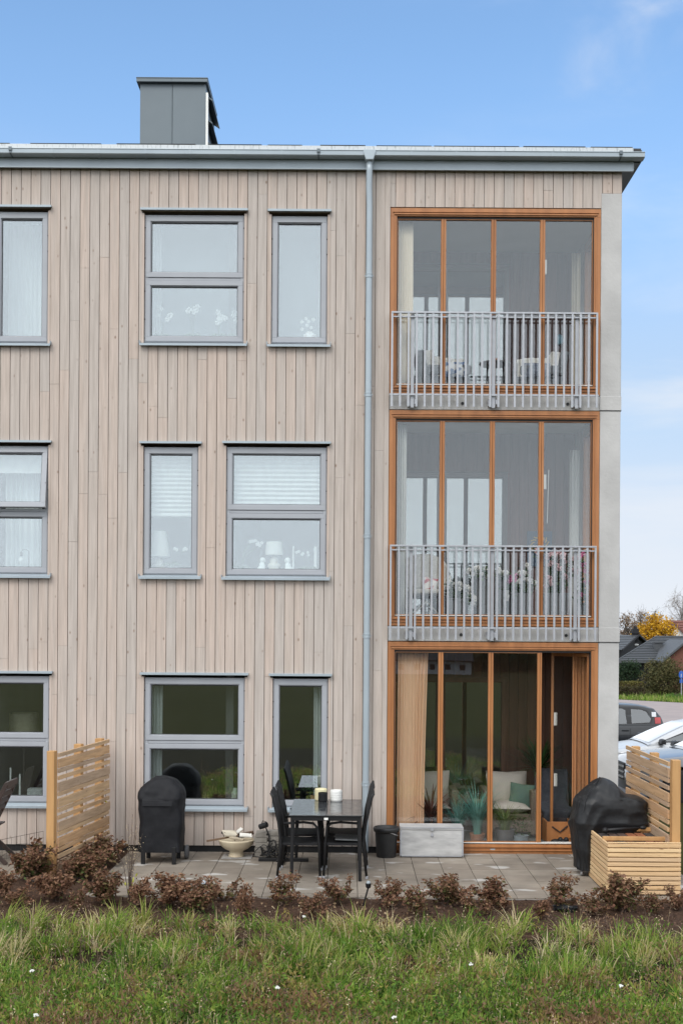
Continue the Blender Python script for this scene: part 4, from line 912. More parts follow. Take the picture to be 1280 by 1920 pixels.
cs = thing('storage_chest', 'whitewashed wooden chest with a metal hasp in front of the glazed door', 'chest', ((cx0+cx1)/2, -.2, GZ))
ct_ = W(808, 1551, -.33)[1]
b = MB(); b.box(cx0, cx1, -.33, -.03, GZ+.012, ct_-.035); b.build('body', 'whitewash', cs, bevel=.004)
b = MB(); b.box(cx0-.006, cx1+.006, -.338, -.025, ct_-.032, ct_); b.build('lid', 'whitewash', cs, bevel=.004)
b = MB()
for xx in (cx0+.004, cx1-.004): b.box(xx-.010, xx+.010, -.3335, -.3305, GZ+.015, ct_-.036)
b.box(cx0, cx1, -.3335, -.3305, GZ+.013, GZ+.024); b.box(cx0-.007, cx1+.007, -.3415, -.3385, ct_-.012, ct_-.001); b.build('edge_trim', 'galv', cs)
b = MB(); xm = (cx0+cx1)/2+.003; b.box(xm-.018, xm+.018, -.350, -.342, ct_-.045, ct_+.002); b.lathe([(.016, 0), (.02, .006), (.012, .012)], (xm, -.345, ct_-.10), 12, ax='y'); b.box(xm-.012, xm+.012, -.343, -.334, ct_-.115, ct_-.075); b.build('hasp', 'galv', cs, bevel=.002)

# neighbour's folding chair and low wire fence at the left edge
MAT['brownwood'] = M('dark_brown_wood', (.045,.026,.020), (.03,.018,.014), 4, stretch=(6,6,1), rough=.45)
fc = thing('folding_chair', 'dark brown wooden folding chair cut off by the left edge of the picture', 'chair', (-4.35, -.8, GZ))
for yy in (-1.02, -.60):
    b = MB(); b.bar((-4.06, yy, .93), (-4.34, yy, .35), .026, .05); b.bar((-4.34, yy, .35), (-4.62, yy, GZ), .026, .05); b.build('back_leg', 'brownwood', fc, bevel=.003)
    b = MB(); b.bar((-4.56, yy+.03, .42), (-4.06, yy+.03, GZ+.01), .026, .05); b.build('front_leg', 'brownwood', fc, bevel=.003)
b = MB()
for i in range(6): xx = -4.60+i*.07; b.box(xx, xx+.055, -1.0, -.60, .40, .42)
b.build('seat', 'brownwood', fc, bevel=.003)
b = MB()
for i in range(6): t = i/5; b.bar((-4.075-.20*t, -1.0, .88-.42*t), (-4.075-.20*t, -.62, .88-.42*t), .016, .06)
b.box(-4.075, -4.045, -1.03, -.59, .88, .95); b.build('backrest', 'brownwood', fc, bevel=.003)
wf = MB()
P0, P1 = G(4, 1602), G(84, 1600)
za = .27; X0w, X1w, yw = -4.45, -3.74, -.55
wf.tube([(X0w, yw-.25, za-.10), (X1w, yw, za+.02), (X1w, yw, GZ)], .0028, 5)
for i in range(15): u = i/14; xx = X0w+(X1w-X0w)*u; yy = yw-.25*(1-u); wf.tube([(xx, yy, za-.10+.12*u), (xx, yy, GZ)], .0016, 4)
for z_ in (.0, .08, .16): wf.tube([(X0w, yw-.25, z_-.03), (X1w, yw, z_)], .0016, 4)
tag(wf.build('wire_fence', 'seal', None, loc=(X1w, yw, GZ)), 'low thin wire fence behind the left timber screen', 'fence')

# ================================================================== PLANTING BED
MAT['russet'] = M('russet_leaves', (1,1,1), (.7,.7,.7), 14, rough=.65, tone=[(.10,.145,.035), (.15,.12,.045), (.165,.085,.048), (.20,.092,.056), (.31,.175,.10)], trans=.2, spec=.35)
MAT['twig'] = M('grey_brown_twigs', (.10,.065,.05), (.06,.04,.03), 10, rough=.85)
rs = np.random.default_rng(21)
def make_shrub(green, dens, spread):
    t = thing('shrub', 'x', 'shrub', (0, 0, 0), 'russet shrubs in the planting bed'); st = MB(); off = rs.uniform(-.10, .16); P = []; T = []
    ns = int(15*dens); skew = rs.uniform(-.22, .22, 2)
    for i in range(ns):
        az = rs.uniform(0, 2*PI); lean = rs.uniform(.05, .85)*spread; hh = rs.uniform(.45, 1.05)*(1-.22*lean/spread)
        ax, ay = math.cos(az)*lean*.5+skew[0]*hh, math.sin(az)*lean*.5+skew[1]*hh
        pts = [(ax*.08, ay*.08, -.03), (ax*.45, ay*.45, hh*.45), (ax, ay, hh)]; st.tube(pts, [.012, .008, .004], 5)
        for u in np.linspace(rs.uniform(.22, .6), 1.04, 8):
            c = np.array([ax*u**.9, ay*u**.9, hh*u]); m = int(4+8*u); tone = np.clip(rs.normal(.52+off+.16*u-green*(1-u)*1.1, .25, m), 0, 1)
            P.append(c+rs.normal(size=(m, 3))*np.array([.048, .048, .04])); T.append(tone)
    P = np.concatenate(P); T = np.concatenate(T)
    st.build('stems', 'twig', t)
    fast_mesh('foliage', *leaves(P, rs.uniform(.055, .135, len(P)), T, rs, .55, np.array([0, 0, -.2]), fold=.4), 'russet', t)
    return t
protos = [make_shrub(.1, 1.0, 1.0), make_shrub(.35, 1.5, 1.1), make_shrub(.15, .75, .9), make_shrub(.0, 1.0, 1.25), make_shrub(.5, 1.7, 1.25), make_shrub(.4, .6, 1.2), make_shrub(.05, .9, .8), make_shrub(.25, 1.2, 1.3)]
SH = [  # centre x, base y, top y, width in pixels, prototype, label
 (52, 1652, 1590, 78, 4, 'dense greenish russet shrub left of the near post of the left timber screen'),
 (8, 1682, 1634, 40, 1, 'russet shrub at the left edge of the picture below the folding chair'), (32, 1700, 1668, 60, 3, 'low sprawling russet shrub in the lower left corner of the bed'),
 (108, 1690, 1638, 62, 1, 'round russet shrub right at the foot of the near post of the left screen'), (150, 1652, 1598, 76, 4, 'dense shrub with fresh green shoots against the slats of the left screen'),
 (190, 1628, 1582, 74, 4, 'dense russet shrub at the far end of the left screen, by the wall'), (200, 1695, 1638, 62, 1, 'bushy russet shrub below the middle of the left screen, at the bed edge'),
 (144, 1712, 1672, 34, 0, 'thin upright russet shrub between two bushy ones below the left screen'), (254, 1702, 1648, 44, 0, 'narrow russet shrub below the left edge of the boxy covered grill'),
 (312, 1700, 1640, 74, 1, 'broad russet shrub directly below the boxy covered grill'), (366, 1712, 1668, 58, 4, 'low greenish russet shrub below the small white topped garden light'),
 (424, 1690, 1643, 70, 2, 'loose russet shrub below the ivory bowl'), (459, 1724, 1668, 32, 0, 'slim russet shrub standing forward between the bowl and the block stack'),
 (524, 1695, 1645, 76, 2, 'wide loose russet shrub below the tangled cable'), (584, 1722, 1678, 56, 3, 'low russet shrub forward of the left front leg of the table'),
 (637, 1695, 1643, 66, 2, 'round russet shrub below the right half of the dining table'), (724, 1700, 1650, 64, 3, 'russet shrub below the black bucket beside a leaning garden light'),
 (781, 1718, 1666, 48, 0, 'small upright russet shrub below the left half of the white chest'), (835, 1698, 1650, 62, 1, 'dense round russet shrub below the right half of the white chest'),
 (892, 1716, 1675, 56, 3, 'low russet shrub forward in the bed below the right end of the chest'), (934, 1700, 1648, 80, 2, 'wide open russet shrub below the glazed door'),
 (1047, 1700, 1646, 74, 2, 'russet shrub left of the slatted bin, below the folded door leaf'), (1010, 1722, 1688, 40, 0, 'faint small dry shrub between the wide open one and the bin'),
 (1108, 1714, 1678, 62, 3, 'low russet shrub at the left front corner of the slatted bin'), (1166, 1708, 1644, 72, 1, 'tall russet shrub against the front slats of the bin'),
 (1224, 1716, 1680, 44, 0, 'small shrub in front of the right half of the bin'), (1270, 1706, 1662, 44, 3, 'russet shrub at the right edge of the picture beside the bin')]
used = set()
for n_, (cx, by, ty, wd, k, lb) in enumerate(SH):
    if k in (0, 1, 2, 3) and n_ % 2: k = {0: 6, 1: 7, 2: 5, 3: 5}[k]
    x, y = G(cx, by, -.05); d = D0+y; hgt = (by-ty)*d/F_PX*1.06; wid = wd*d/F_PX
    sxy = wid*1.12/(.95 if k != 3 else 1.1)/.9; sc = (sxy*random.uniform(.88, 1.15), sxy*random.uniform(.85, 1.1), hgt*random.uniform(.98, 1.12))
    if k not in used: used.add(k); o = protos[k]; o.location = (x, y, -.05); o.scale = sc; o.rotation_euler = (0, 0, random.uniform(0, 6.28)); o['label'] = lb
    else: o = dup(protos[k], (x, y, -.05), random.uniform(0, 6.28), lb, sc)
# wispy dry stalk plant left of the grill
wp = thing('dry_stalk_plant', 'wispy dry plant with pinkish seed heads left of the boxy covered grill', 'plant', (*G(243, 1690), -.05))
x, y = G(243, 1690); s = MB(); P = []
for i in range(11):
    az, l, hh = random.uniform(0, 6.28), random.uniform(.02, .16), random.uniform(.45, .86); tip = Vector((x+math.cos(az)*l*1.2, y+math.sin(az)*l, hh)); s.tube([(x, y, -.06), (x+math.cos(az)*l*.4, y+math.sin(az)*l*.4, hh*.55), tip], [.005, .003, .0015], 5)
    for k in range(26): u = random.uniform(.5, 1.02); c = Vector((x, y, -.05)).lerp(tip, u); P.append([c.x+random.gauss(0, .016), c.y+random.gauss(0, .016), c.z+random.gauss(0, .012)])
s.build('stems', 'twig', wp); P = np.array(P); fast_mesh('seed_heads', *leaves(P, rs.uniform(.008, .016, len(P)), rs.uniform(.7, 1, len(P)), rs, .7), 'stalk', wp)
fast_mesh('yellow_leaves', *leaves(np.array([[x-.03, y+.3, .06]]*14)+rs.normal(size=(14, 3))*.05, rs.uniform(.04, .08, 14), rs.random(14), rs, .45), M('yellow_leaf', (.62,.56,.08), (.5,.5,.08), 5, trans=.3), wp)
# garden lights on stakes
def stake_light(px, by, ty, lb, lean, white):
    x, y = G(px, by); z1 = EYE-(unroll(px, ty)[1])*(D0+y)/F_PX
    t = thing('garden_light', lb, 'garden light', (x, y, -.06), 'small lights staked in the bed')
    s = MB(); s.tube([(x-lean, y, -.08), (x, y, z1-.05)], .009, 7); s.build('stake', 'blackmetal', t)
    h = MB(); h.lathe([(.018, -.055), (.026, -.045), (.03, -.01)], (x, y, z1), 14); h.build('housing', 'blackmetal', t)
    h = MB(); h.ball((x, y, z1), .031 if white else .024, 12, 8, sc=(1, 1, .8)); h.build('lens', M('milky_lens', (.55,.62,.68), None, 8, rough=.15) if white else M('clear_lens', (.32,.36,.38), None, 8, rough=.1), t, smooth=True)
stake_light(382, 1690, 1655, 'small garden light with a milky blue dome in the bed, right of the boxy grill', .0, True)
stake_light(690, 1698, 1655, 'small black garden light leaning on its stake below the right side of the table', .06, False)
q = MB(); x, y = G(72, 1658); q.tube([(x-.06, y, -.01), (x+.07, y, .03)], [.028, .020], 10); tag(q.build('spot_lamp', 'blackmetal', None, loc=(x, y, 0)), 'small black spotlight lying by the near post of the left screen', 'lamp')
q = MB(); x, y = G(1060, 1706)
for i in range(16): a = random.uniform(0, 6.28); q.tube([(x+random.uniform(-.12, .12), y+random.uniform(-.06, .06), -.06+random.uniform(0, .06)) for _ in range(4)], random.uniform(.006, .016), 6)
tag(q.build('plastic_sheet', 'cover2', None, loc=(x, y, -.05)), 'crumpled black plastic lying in the bed left of the bin', 'plastic sheet')

# ================================================================== BEHIND THE GLASS
MAT['leaf'] = M('house_plant_leaf', (1,1,1), (.75,.75,.75), 8, rough=.5, tone=[(.02,.05,.015), (.05,.11,.03), (.10,.17,.05)], trans=.15)
MAT['bloom'] = M('white_bloom', (.86,.85,.82), (.80,.80,.78), 9, rough=.7, trans=.2); MAT['pink'] = M('pale_pink_bloom', (.85,.60,.62), (.8,.5,.55), 9, rough=.7, trans=.2)
MAT['magenta'] = M('magenta_bloom', (.65,.10,.30), (.6,.12,.3), 9, rough=.7)
MAT['greypot'] = M('grey_planter', (.14,.145,.155), (.12,.125,.135), 4, rough=.6); MAT['terracotta'] = M('terracotta', (.42,.20,.12), None, 6, rough=.8)
MAT['sheer'] = M('sheer_curtain', (.84,.86,.84), (.76,.78,.77), 6, stretch=(9,1,.4), rough=.95, trans=.35)
MAT['bluegrey'] = M('pale_blue_grey_blind', (.22,.25,.265), (.20,.23,.245), 2, rough=.9, trans=.2); MAT['tan'] = M('tan_curtain', (.90,.63,.43), (.83,.56,.37), 5, stretch=(12,1,.4), rough=.95, trans=.25); MAT['rust'] = M('rust_curtain', (.62,.30,.14), (.50,.235,.105), 60, rough=.95, trans=.15)
def curtain(name, x0, x1, y, z0, z1, folds, amp, mat, lab, cat='curtain', gather=0.0):
    n = folds*8; m = 8; V = []; ph = [random.uniform(0, 6.28) for _ in range(4)]
    for j in range(m+1):
        v = j/m; z = z1+(z0-z1)*v
        for i in range(n+1):
            u = i/n; g = 1-gather*math.sin(min(1, v*1.0)*PI/2)
            x = x0+(x1-x0)*(u*g+.03*math.sin(u*9+ph[0])*math.sin(v*2.2)); V.append((x, y+amp*math.sin(u*folds*2*PI+ph[1]+.5*math.sin(v*2+u*4))*(.75+.35*math.sin(u*7+ph[2])), z))
    mb = MB(); w = n+1; mb.add(V, [(j*w+i, j*w+i+1, (j+1)*w+i+1, (j+1)*w+i) for j in range(m) for i in range(n)])
    o = mb.build(name, mat, None, smooth=True, loc=((x0+x1)/2, y, z1)); s = o.modifiers.new('cloth', 'SOLIDIFY'); s.thickness = .003
    return tag(o, lab, cat)
def blind(x0, x1, y, z0, z1, mat, lab, pleat=0):
    mb = MB()
    if pleat:
        n = int((z1-z0)/pleat)*2; pr = [(y+(.014 if i % 2 else -.014), z1-(z1-z0)*i/n) for i in range(n+1)]
        mb.add([(x0, p, z) for p, z in pr]+[(x1, p, z) for p, z in pr], [(i, i+1, n+2+i, n+1+i) for i in range(n)])
    else: mb.box(x0, x1, y-.002, y+.002, z0, z1)
    mb.box(x0, x1, y-.012, y+.012, z0-.016, z0-.001); mb.box(x0, x1, y-.022, y+.022, z1+.001, z1+.035)
    return tag(mb.build('pleated_blind' if pleat else 'roller_blind', mat, None, loc=((x0+x1)/2, y, z1)), lab, 'blind')
def flower(mb, c, r, n=5):
    q0 = random.uniform(0, 6); tilt = random.uniform(-.5, .5)
    for k in range(n):
        q = q0+2*PI*k/n; mb.ball((c[0]+r*.6*math.cos(q), c[1]-.4*r+r*.3*math.sin(q*2+tilt), c[2]+r*.6*math.sin(q)), r*.52, 6, 4, sc=(1, .45, 1))
def orchid(px_pot, py_base, y, blooms, lab, pot='white', pr=.05, ph=.085, grp='orchids on the window sills', br=.033, name='orchid', bm='bloom'):
    x, z = W(px_pot, py_base, y); t = thing(name, lab, 'potted plant', (x, y, z), grp)
    p = MB(); p.lathe([(pr*.75, 0), (pr*.85, ph*.3), (pr, ph*.9), (pr*1.05, ph), (pr*.9, ph), (.001, ph*.8)], (x, y, z), 20); p.build('pot', pot, t)
    l = MB()
    for k in range(5):
        a = k*1.25+.4; q = [(x, y, z+ph*.9), (x+.07*math.cos(a), y+.03*math.sin(a), z+ph+.05), (x+.14*math.cos(a), y+.04*math.sin(a), z+ph+.02)]; l.tube(q, [.008, .018, .004], 6)
    l.build('leaves', 'leaf', t)
    s = MB(); f = MB()
    for k, (a, b) in enumerate(blooms):
        bx, bz = W(a, b, y)
        if k % 3 == 0: s.tube([(x, y, z+ph), (x*.7+bx*.3, y, z+(bz-z)*.7), (bx, y, bz)], .003, 5)
        flower(f, (bx, y, bz), br)
    s.build('flower_stem', 'stem', t); f.build('flowers', bm, t, smooth=True)
    return t
WY = .26
def sill_z(i): return WINS[i]['z0']+.028
def sillpx(px, i, y=WY):       # x on the inner sill of window i
    return W(px, 1000, y)[0]
def at_sill(i, px, y=WY):      # pixel row of the sill top at depth y
    return CY+(EYE-sill_z(i))*F_PX/(D0+y)+(px-CX)*math.sin(ROLL)
# --- top floor
w = WINS[0]; curtain('curtain', w['x0']+.05, w['x1']-.06, .50, w['z0']+.02, w['z1'], 9, .015, 'sheer', 'pale sheer curtain closed behind the tall top floor window at the left edge')
w = WINS[1]; curtain('curtain', w['x0']+.0, w['x0']+.16, .36, w['z0']+.03, w['z1'], 4, .018, 'sheer', 'narrow white curtain at the left jamb of the wide top floor window')
w = WINS[2]; curtain('curtain', w['x1']-.11, w['x1']-.0, .36, w['z0']+.03, w['z1'], 3, .018, 'sheer', 'narrow white curtain at the right jamb of the narrow top floor window')
orchid(302, at_sill(1, 302), WY, [(298, 579), (302, 580), (297, 593), (318, 594), (314, 600), (321, 591)], 'orchid with few white blooms at the left of the wide top floor window')
orchid(362, at_sill(1, 362), WY, [(353, 584), (356, 581), (366, 579), (371, 576), (369, 583), (364, 586)], 'orchid with a short arch of blooms in the middle of the wide top floor window')
orchid(410, at_sill(1, 410), WY, [(409, 586), (412, 592), (411, 598), (416, 594), (423, 597), (408, 606), (413, 602), (419, 599)], 'orchid with a dense spray of blooms right of centre in the wide top floor window')
orchid(441, at_sill(1, 441), WY+.06, [(440, 586), (444, 594), (438, 592), (443, 602)], 'orchid half hidden by the right jamb of the wide top floor window')
t = thing('vase', 'round patterned white vase with flowers in the narrow top floor window', 'vase', (W(581, 630, WY)[0], WY, sill_z(2)))
b = MB(); x = W(581, 630, WY)[0]; b.lathe([(.04, 0), (.085, .04), (.10, .09), (.085, .14), (.05, .165), (.055, .175), (.04, .17), (.001, .1)], (x, WY, sill_z(2)), 24); b.build('body', M('patterned_ceramic', (.78,.76,.73), (.55,.48,.46), 24, rough=.4, lo=.48, hi=.52), t, smooth=True)
f = MB(); [flower(f, (x+random.gauss(-.02, .06), WY, sill_z(2)+random.uniform(.2, .36)), .022) for _ in range(9)]; f.build('flowers', 'bloom', t)
for i_, lb_ in ((1, 'pale roller blind drawn behind the orchids in the wide top floor window'), (2, 'pale roller blind drawn behind the vase in the narrow top floor window')):
    w = WINS[i_]; blind(w['x0']+.03, w['x1']-.03, .46, w['z0']+.05, w['z1']-.02, 'bluegrey', lb_)
# --- middle floor
w = WINS[3]; blind(w['x0']+.06, w['x1']-.08, .19, W(50, 885, .19)[1], w['z1']-.05, 'whitecloth', 'plain white roller blind half lowered in the tilted left window')
curtain('curtain', W(12, 900, .42)[0], W(80, 900, .42)[0], .42, w['z0']+.03, w['z1'], 7, .03, 'sheer', 'sheer white curtain behind the tilted open window at the left edge')
t = thing('table_lamp', 'bent brass rod lamp with a bare round bulb behind the tilted left window', 'lamp', (W(50, 1055, .30)[0], .30, sill_z(3)))
x = W(54, 1055, .30)[0]; z = sill_z(3); b = MB(); b.tube([(x, .30, z), (x, .30, W(54, 1034, .3)[1]), (x-.02, .30, W(54, 1031, .3)[1]), (x-.08, .30, W(54, 1031, .3)[1]), (x-.095, .30, W(54, 1036, .3)[1])], .005, 6); b.lathe([(.05, 0), (.05, .012), (.01, .014)], (x, .30, z), 16); b.tube([(x-.095, .3, W(54, 1036, .3)[1]), (x-.095, .3, W(54, 1043, .3)[1])], .016, 10); b.build('stem', 'darkframe', t)
b = MB(); b.ball((x-.095, .3, W(54, 1050, .3)[1]), .036, 14, 10); b.build('bulb', 'white', t, smooth=True)
w = WINS[4]; blind(w['x0']+.06, w['x1']-.06, .20, W(321, 966, .2)[1], w['z1']-.05, 'whitecloth', 'white pleated blind half lowered in the narrow middle floor window', .055)
w = WINS[5]; blind(w['x0']+.06, w['x1']-.06, .20, W(518, 953, .2)[1], w['z1']-.05, 'whitecloth', 'white pleated blind over the upper half of the wide middle floor window', .055)
MAT['shade'] = M('white_lamp_shade', (.84,.82,.76), (.80,.78,.72), 6, rough=.85, trans=.3); MAT['beige'] = M('beige_ceramic', (.62,.56,.46), (.56,.50,.40), 5, rough=.5)
def table_lamp(px, i, y, shade_px, lab, base='beige'):
    (a, b, yt, yb, topk) = shade_px; x = W(px, 1000, y)[0]; z = sill_z(i); t = thing('table_lamp', lab, 'lamp', (x, y, z), 'lamps on the window sills')
    zt, zb = W(px, yt, y)[1], W(px, yb, y)[1]; r = (b-a)/2*(D0+y)/F_PX
    s = MB(); s.lathe([(r, zb-z), (r*topk, zt-z), (r*topk-.004, zt-z), (r-.004, zb-z)], (x, y, z), 28); s.build('lamp_shade', 'shade', t, smooth=False)
    h = zb-z; q = MB(); q.lathe([(.075, 0), (.078, h*.25), (.06, h*.32), (.082, h*.42), (.08, h*.52), (.05, h*.6), (.056, h*.72), (.045, h*.86), (.012, h*.92), (.012, h*1.25), (.001, h*1.26)], (x, y, z), 24); q.build('base', base, t, smooth=True)
table_lamp(514, 5, WY, (496, 529.5, 1016, 1041, .88), 'small white lamp with a turned beige foot in the wide middle floor window')
table_lamp(299, 4, WY+.12, (281, 322, 996, 1044, .62), 'big tapering lamp shade at the left of the narrow middle floor window')
orchid(321, at_sill(4, 321), WY-.03, [(328, 1029), (332, 1031), (347, 1028), (350, 1030), (345, 1031)], 'orchid in a lattice patterned white pot in the narrow middle floor window', pot=M('lattice_pot', (.80,.80,.78), (.42,.42,.42), 60, rough=.4, lo=.45, hi=.55), pr=.075, ph=.08, br=.02)
orchid(452, at_sill(5, 452), WY, [(469, 1016), (479, 1014), (484, 1018), (487, 1023), (491, 1018), (482, 1021), (474, 1015)], 'orchid arching to the right at the left end of the wide middle floor window', pr=.042, ph=.055, br=.022)
orchid(579, at_sill(5, 579), WY, [(556, 1036), (560, 1034), (566, 1040), (577, 1036), (578, 1041), (568, 1038)], 'orchid in a wide low pot at the right of the wide middle floor window', pr=.07, ph=.045, br=.019)
def figurine(px, i, s, lab):        # seated ceramic dog: one body
    x = W(px, 1000, WY)[0]; z = sill_z(i); b = MB()
    b.ball((x, WY, z+.055), .058, 14, 9, sc=(1.0, .75, 1.0)); b.ball((x+s*.012, WY, z+.11), .042, 12, 8, sc=(.95, .75, 1.25)); b.ball((x+s*.018, WY, z+.185), .038, 12, 8, sc=(1, .85, .95)); b.ball((x+s*.045, WY, z+.175), .018, 8, 6)
    b.tube([(x+s*.035, WY-.015, z+.12), (x+s*.048, WY-.015, z+.004)], [.014, .012], 8); b.ball((x-s*.05, WY, z+.028), .04, 10, 7, sc=(1.2, .8, .7)); b.ball((x+s*.0, WY-.025, z+.18), .016, 8, 6, sc=(.7, .7, 1.8))
    o = b.build('dog_figurine', 'white', None, loc=(x, WY, z)); m = o.modifiers.new('remesh', 'REMESH'); m.mode = 'VOXEL'; m.voxel_size = .006; m.use_smooth_shade = True; m = o.modifiers.new('smooth', 'SMOOTH'); m.iterations = 4
    tag(o, lab, 'figurine', 'white ceramic dogs beside the lamp')
figurine(490, 5, 1, 'white ceramic dog figurine left of the turned foot lamp'); figurine(542, 5, -1, 'white ceramic dog figurine right of the turned foot lamp')
def candle(px, i, py, r, lab, mat='white', y=WY+.03):
    x = W(px, py, y)[0]; z = sill_z(i); zt = W(px, py, y)[1]; b = MB(); b.lathe([(r, 0), (r, zt-z), (r*.3, zt-z+.004), (.002, zt-z+.012)], (x, y, z), 14); b.lathe([(r+.02, 0), (r+.018, .012), (r+.001, .016)], (x, y, z), 14)
    tag(b.build('candle', mat, None, loc=(x, y, z)), lab, 'candle')
candle(550, 5, 1024, .010, 'thin white candle between the right dog figurine and the orchid'); candle(591.5, 5, 1025, .020, 'thick white candle at the right jamb of the wide middle floor window')
# --- ground floor
w = WINS[6]
def drum(px, y, a, b, yt, yb, lab):
    x, zt = W(px, yt, y); zb = W(px, yb, y)[1]; r = (b-a)/2*(D0+y)/F_PX; t = thing('floor_lamp', lab, 'lamp', (x, y, .0)); s = MB(); s.lathe([(r, zb), (r*.97, zt), (r*.96, zt), (r*.99, zb)], (x, y, 0), 28); s.build('lamp_shade', M('linen_shade', (.72,.66,.5), (.62,.56,.42), 30, rough=.9, trans=.4), t)
    s = MB(); s.tube([(x, y, .0), (x, y, zt-.05)], .012, 8); s.lathe([(.14, 0), (.14, .02), (.012, .03)], (x, y, 0), 20); s.build('pole', 'darkframe', t)
drum(46, .85, 18, 74, 1337, 1380, 'linen drum lamp behind the upper pane of the left ground floor window')
candle(20.5, 6, 1440, .012, 'tall white candle behind the folding chair, left ground floor window'); candle(38, 6, 1452, .012, 'shorter white candle in the left ground floor window')
b = MB(); x, z = W(69, 1478, .42)[0], sill_z(6)
for k in range(6): b.box(x-.10+random.uniform(-.008, .008), x+.10+random.uniform(-.008, .008), .34, .48, z+k*.018, z+k*.018+.014)
tag(b.build('folded_cloths', 'whitecloth', None, bevel=.005, loc=(x, .42, z)), 'stack of folded pale cloths in the left ground floor window', 'cloths')
for px, yy in ((50, .75), (76, .9)):
    t = thing('dining_chair', 'dark dining chair back behind the left ground floor window, ' + ('next to the candle' if px == 50 else 'next to the window jamb'), 'chair', (W(px, 1480, yy)[0], yy, 0)); x, z = W(px, 1438, yy); b = MB(); b.prism([(x-.10, z-.42), (x+.06, z+.0), (x+.16, z+.04), (x+.06, z-.42)], yy-.2, yy+.2); b.build('backrest', 'brownwood', t); b = MB(); b.box(x-.12, x+.34, yy-.2, yy+.2, z-.47, z-.43); b.build('seat', 'brownwood', t)
    for dx_ in (-.1, .32):
        for dy_ in (-.18, .18): b = MB(); b.box(x+dx_-.02, x+dx_+.02, yy+dy_-.02, yy+dy_+.02, 0, z-.47); b.build('leg', 'brownwood', t)
w = WINS[7]; curtain('curtain', w['x0']+.05, w['x0']+.20, .24, w['z0']+.03, w['z1']-.03, 4, .012, 'sheer', 'white curtain at the left of the wide ground floor window behind the boxy grill')
t = MB(); x = W(441, 1490, WY)[0]; t.lathe([(.04, 0), (.05, .03), (.052, .10), (.03, .14), (.028, .17), (.02, .172), (.001, .17)], (x, WY, sill_z(7)), 20); tag(t.build('bottle', M('green_white_glaze', (.55,.60,.50), (.5,.55,.45), 6, rough=.3), None, smooth=True, loc=(x, WY, sill_z(7))), 'small pale bottle at the right corner of the wide ground floor window', 'bottle')
w = WINS[8]; curtain('curtain', w['x1']-.19, w['x1']-.06, .24, w['z0']+.03, w['z1']-.03, 4, .012, 'sheer', 'white curtain at the right of the narrow ground floor window')
x = W(590, 1490, .33)[0]; t = thing('house_plant', 'small bushy green plant at the foot of the curtain in the narrow ground floor window', 'potted plant', (x, .28, sill_z(8))); b = MB(); b.lathe([(.05, 0), (.065, .09), (.055, .09), (.001, .07)], (x, .28, sill_z(8)), 18); b.build('pot', 'terracotta', t)
P = RNG.normal(size=(170, 3))*np.array([.09, .05, .06])+np.array([x, .28, sill_z(8)+.17]); fast_mesh('foliage', *leaves(P, RNG.uniform(.03, .06, 170), RNG.random(170)), 'leaf', t)

# ------------------------------------------------------------------ ground floor glazed patio
FZ = .0
za, zb = .05, 2.5
curtain('curtain', W(744, 1400, .18)[0], W(801, 1400, .18)[0], .18, .02, 2.53, 9, .013, 'tan', 'tan curtain in long folds at the left of the ground floor glazing', gather=.10)
curtain('curtain', W(1073, 1400, .24)[0], W(1106, 1400, .24)[0], .30, .02, 2.53, 5, .016, 'rust', 'rust coloured linen curtain at the open door, right of the glazing')
MAT['wicker'] = M('grey_brown_wicker', (.23,.185,.145), (.14,.11,.085), 40, stretch=(1,1,2.5), rough=.8, bump=.5, bscale=60)
MAT['cushion'] = M('grey_beige_cushion', (.60,.56,.51), (.53,.49,.45), 4, rough=.95, bump=.1, bscale=30); MAT['greencush'] = M('sage_cushion', (.12,.20,.17), (.10,.17,.145), 5, rough=.95)
def puff(mb, c, s, rot, n=10):
    """pillow: pinched grid shell"""
    st = len(mb.v)
    for sg in (-1, 1):
        V = []
        for i in range(n+1):
            for j in range(n+1):
                u, v = i/n*2-1, j/n*2-1; e = max(0, (1-u**2)*(1-v**2))**.42; V.append((u*s[0]/2*(1-.06*(1-v*v)*0-.07*(1-abs(v))*abs(u)**3), sg*e*s[1]/2, v*s[2]/2*(1-.07*(1-abs(u))*abs(v)**3)))
        mb.add(V, [(i*(n+1)+j, i*(n+1)+j+1, (i+1)*(n+1)+j+1, (i+1)*(n+1)+j) for i in range(n) for j in range(n)])
    mb.xform(Matrix.Translation(c)@rot.to_4x4(), st)
import mathutils
E = lambda *a: mathutils.Euler(a).to_matrix()
def armchair(x0, x1, y0, y1, lab, z=FZ, wk='wicker', arm=.62):
    t = thing('wicker_armchair', lab, 'armchair', ((x0+x1)/2, y0, z), 'wicker armchairs behind the ground floor glazing'); b = MB(); b.box(x0, x1, y0+.04, y1, z+.05, z+.30); b.box(x0, x0+.10, y0, y1, z+.02, z+arm); b.box(x1-.10, x1, y0, y1, z+.02, z+arm); b.box(x0+.10, x1-.10, y1-.10, y1, z+.30, z+.70)
    b.build('frame', wk, t, bevel=.02)
    c = MB(); puff(c, ((x0+x1)/2, (y0+y1)/2-.04, z+.375), (x1-x0-.2, .17, y1-y0-.06), E(PI/2, 0, 0)); c.build('seat_cushion', 'cushion', t, smooth=True)
    c = MB(); puff(c, ((x0+x1)/2, y1-.17, z+.60), (x1-x0-.16, .20, .48), E(R(-14), 0, R(3))); c.build('back_cushion', 'cushion', t, smooth=True)
    return t
armchair(.62, 1.50, .98, 1.62, 'grey brown wicker armchair with beige cushions, half behind the tan curtain')
armchair(1.84, 2.58, .98, 1.62, 'grey brown wicker armchair with a sage cushion, behind the third pane')
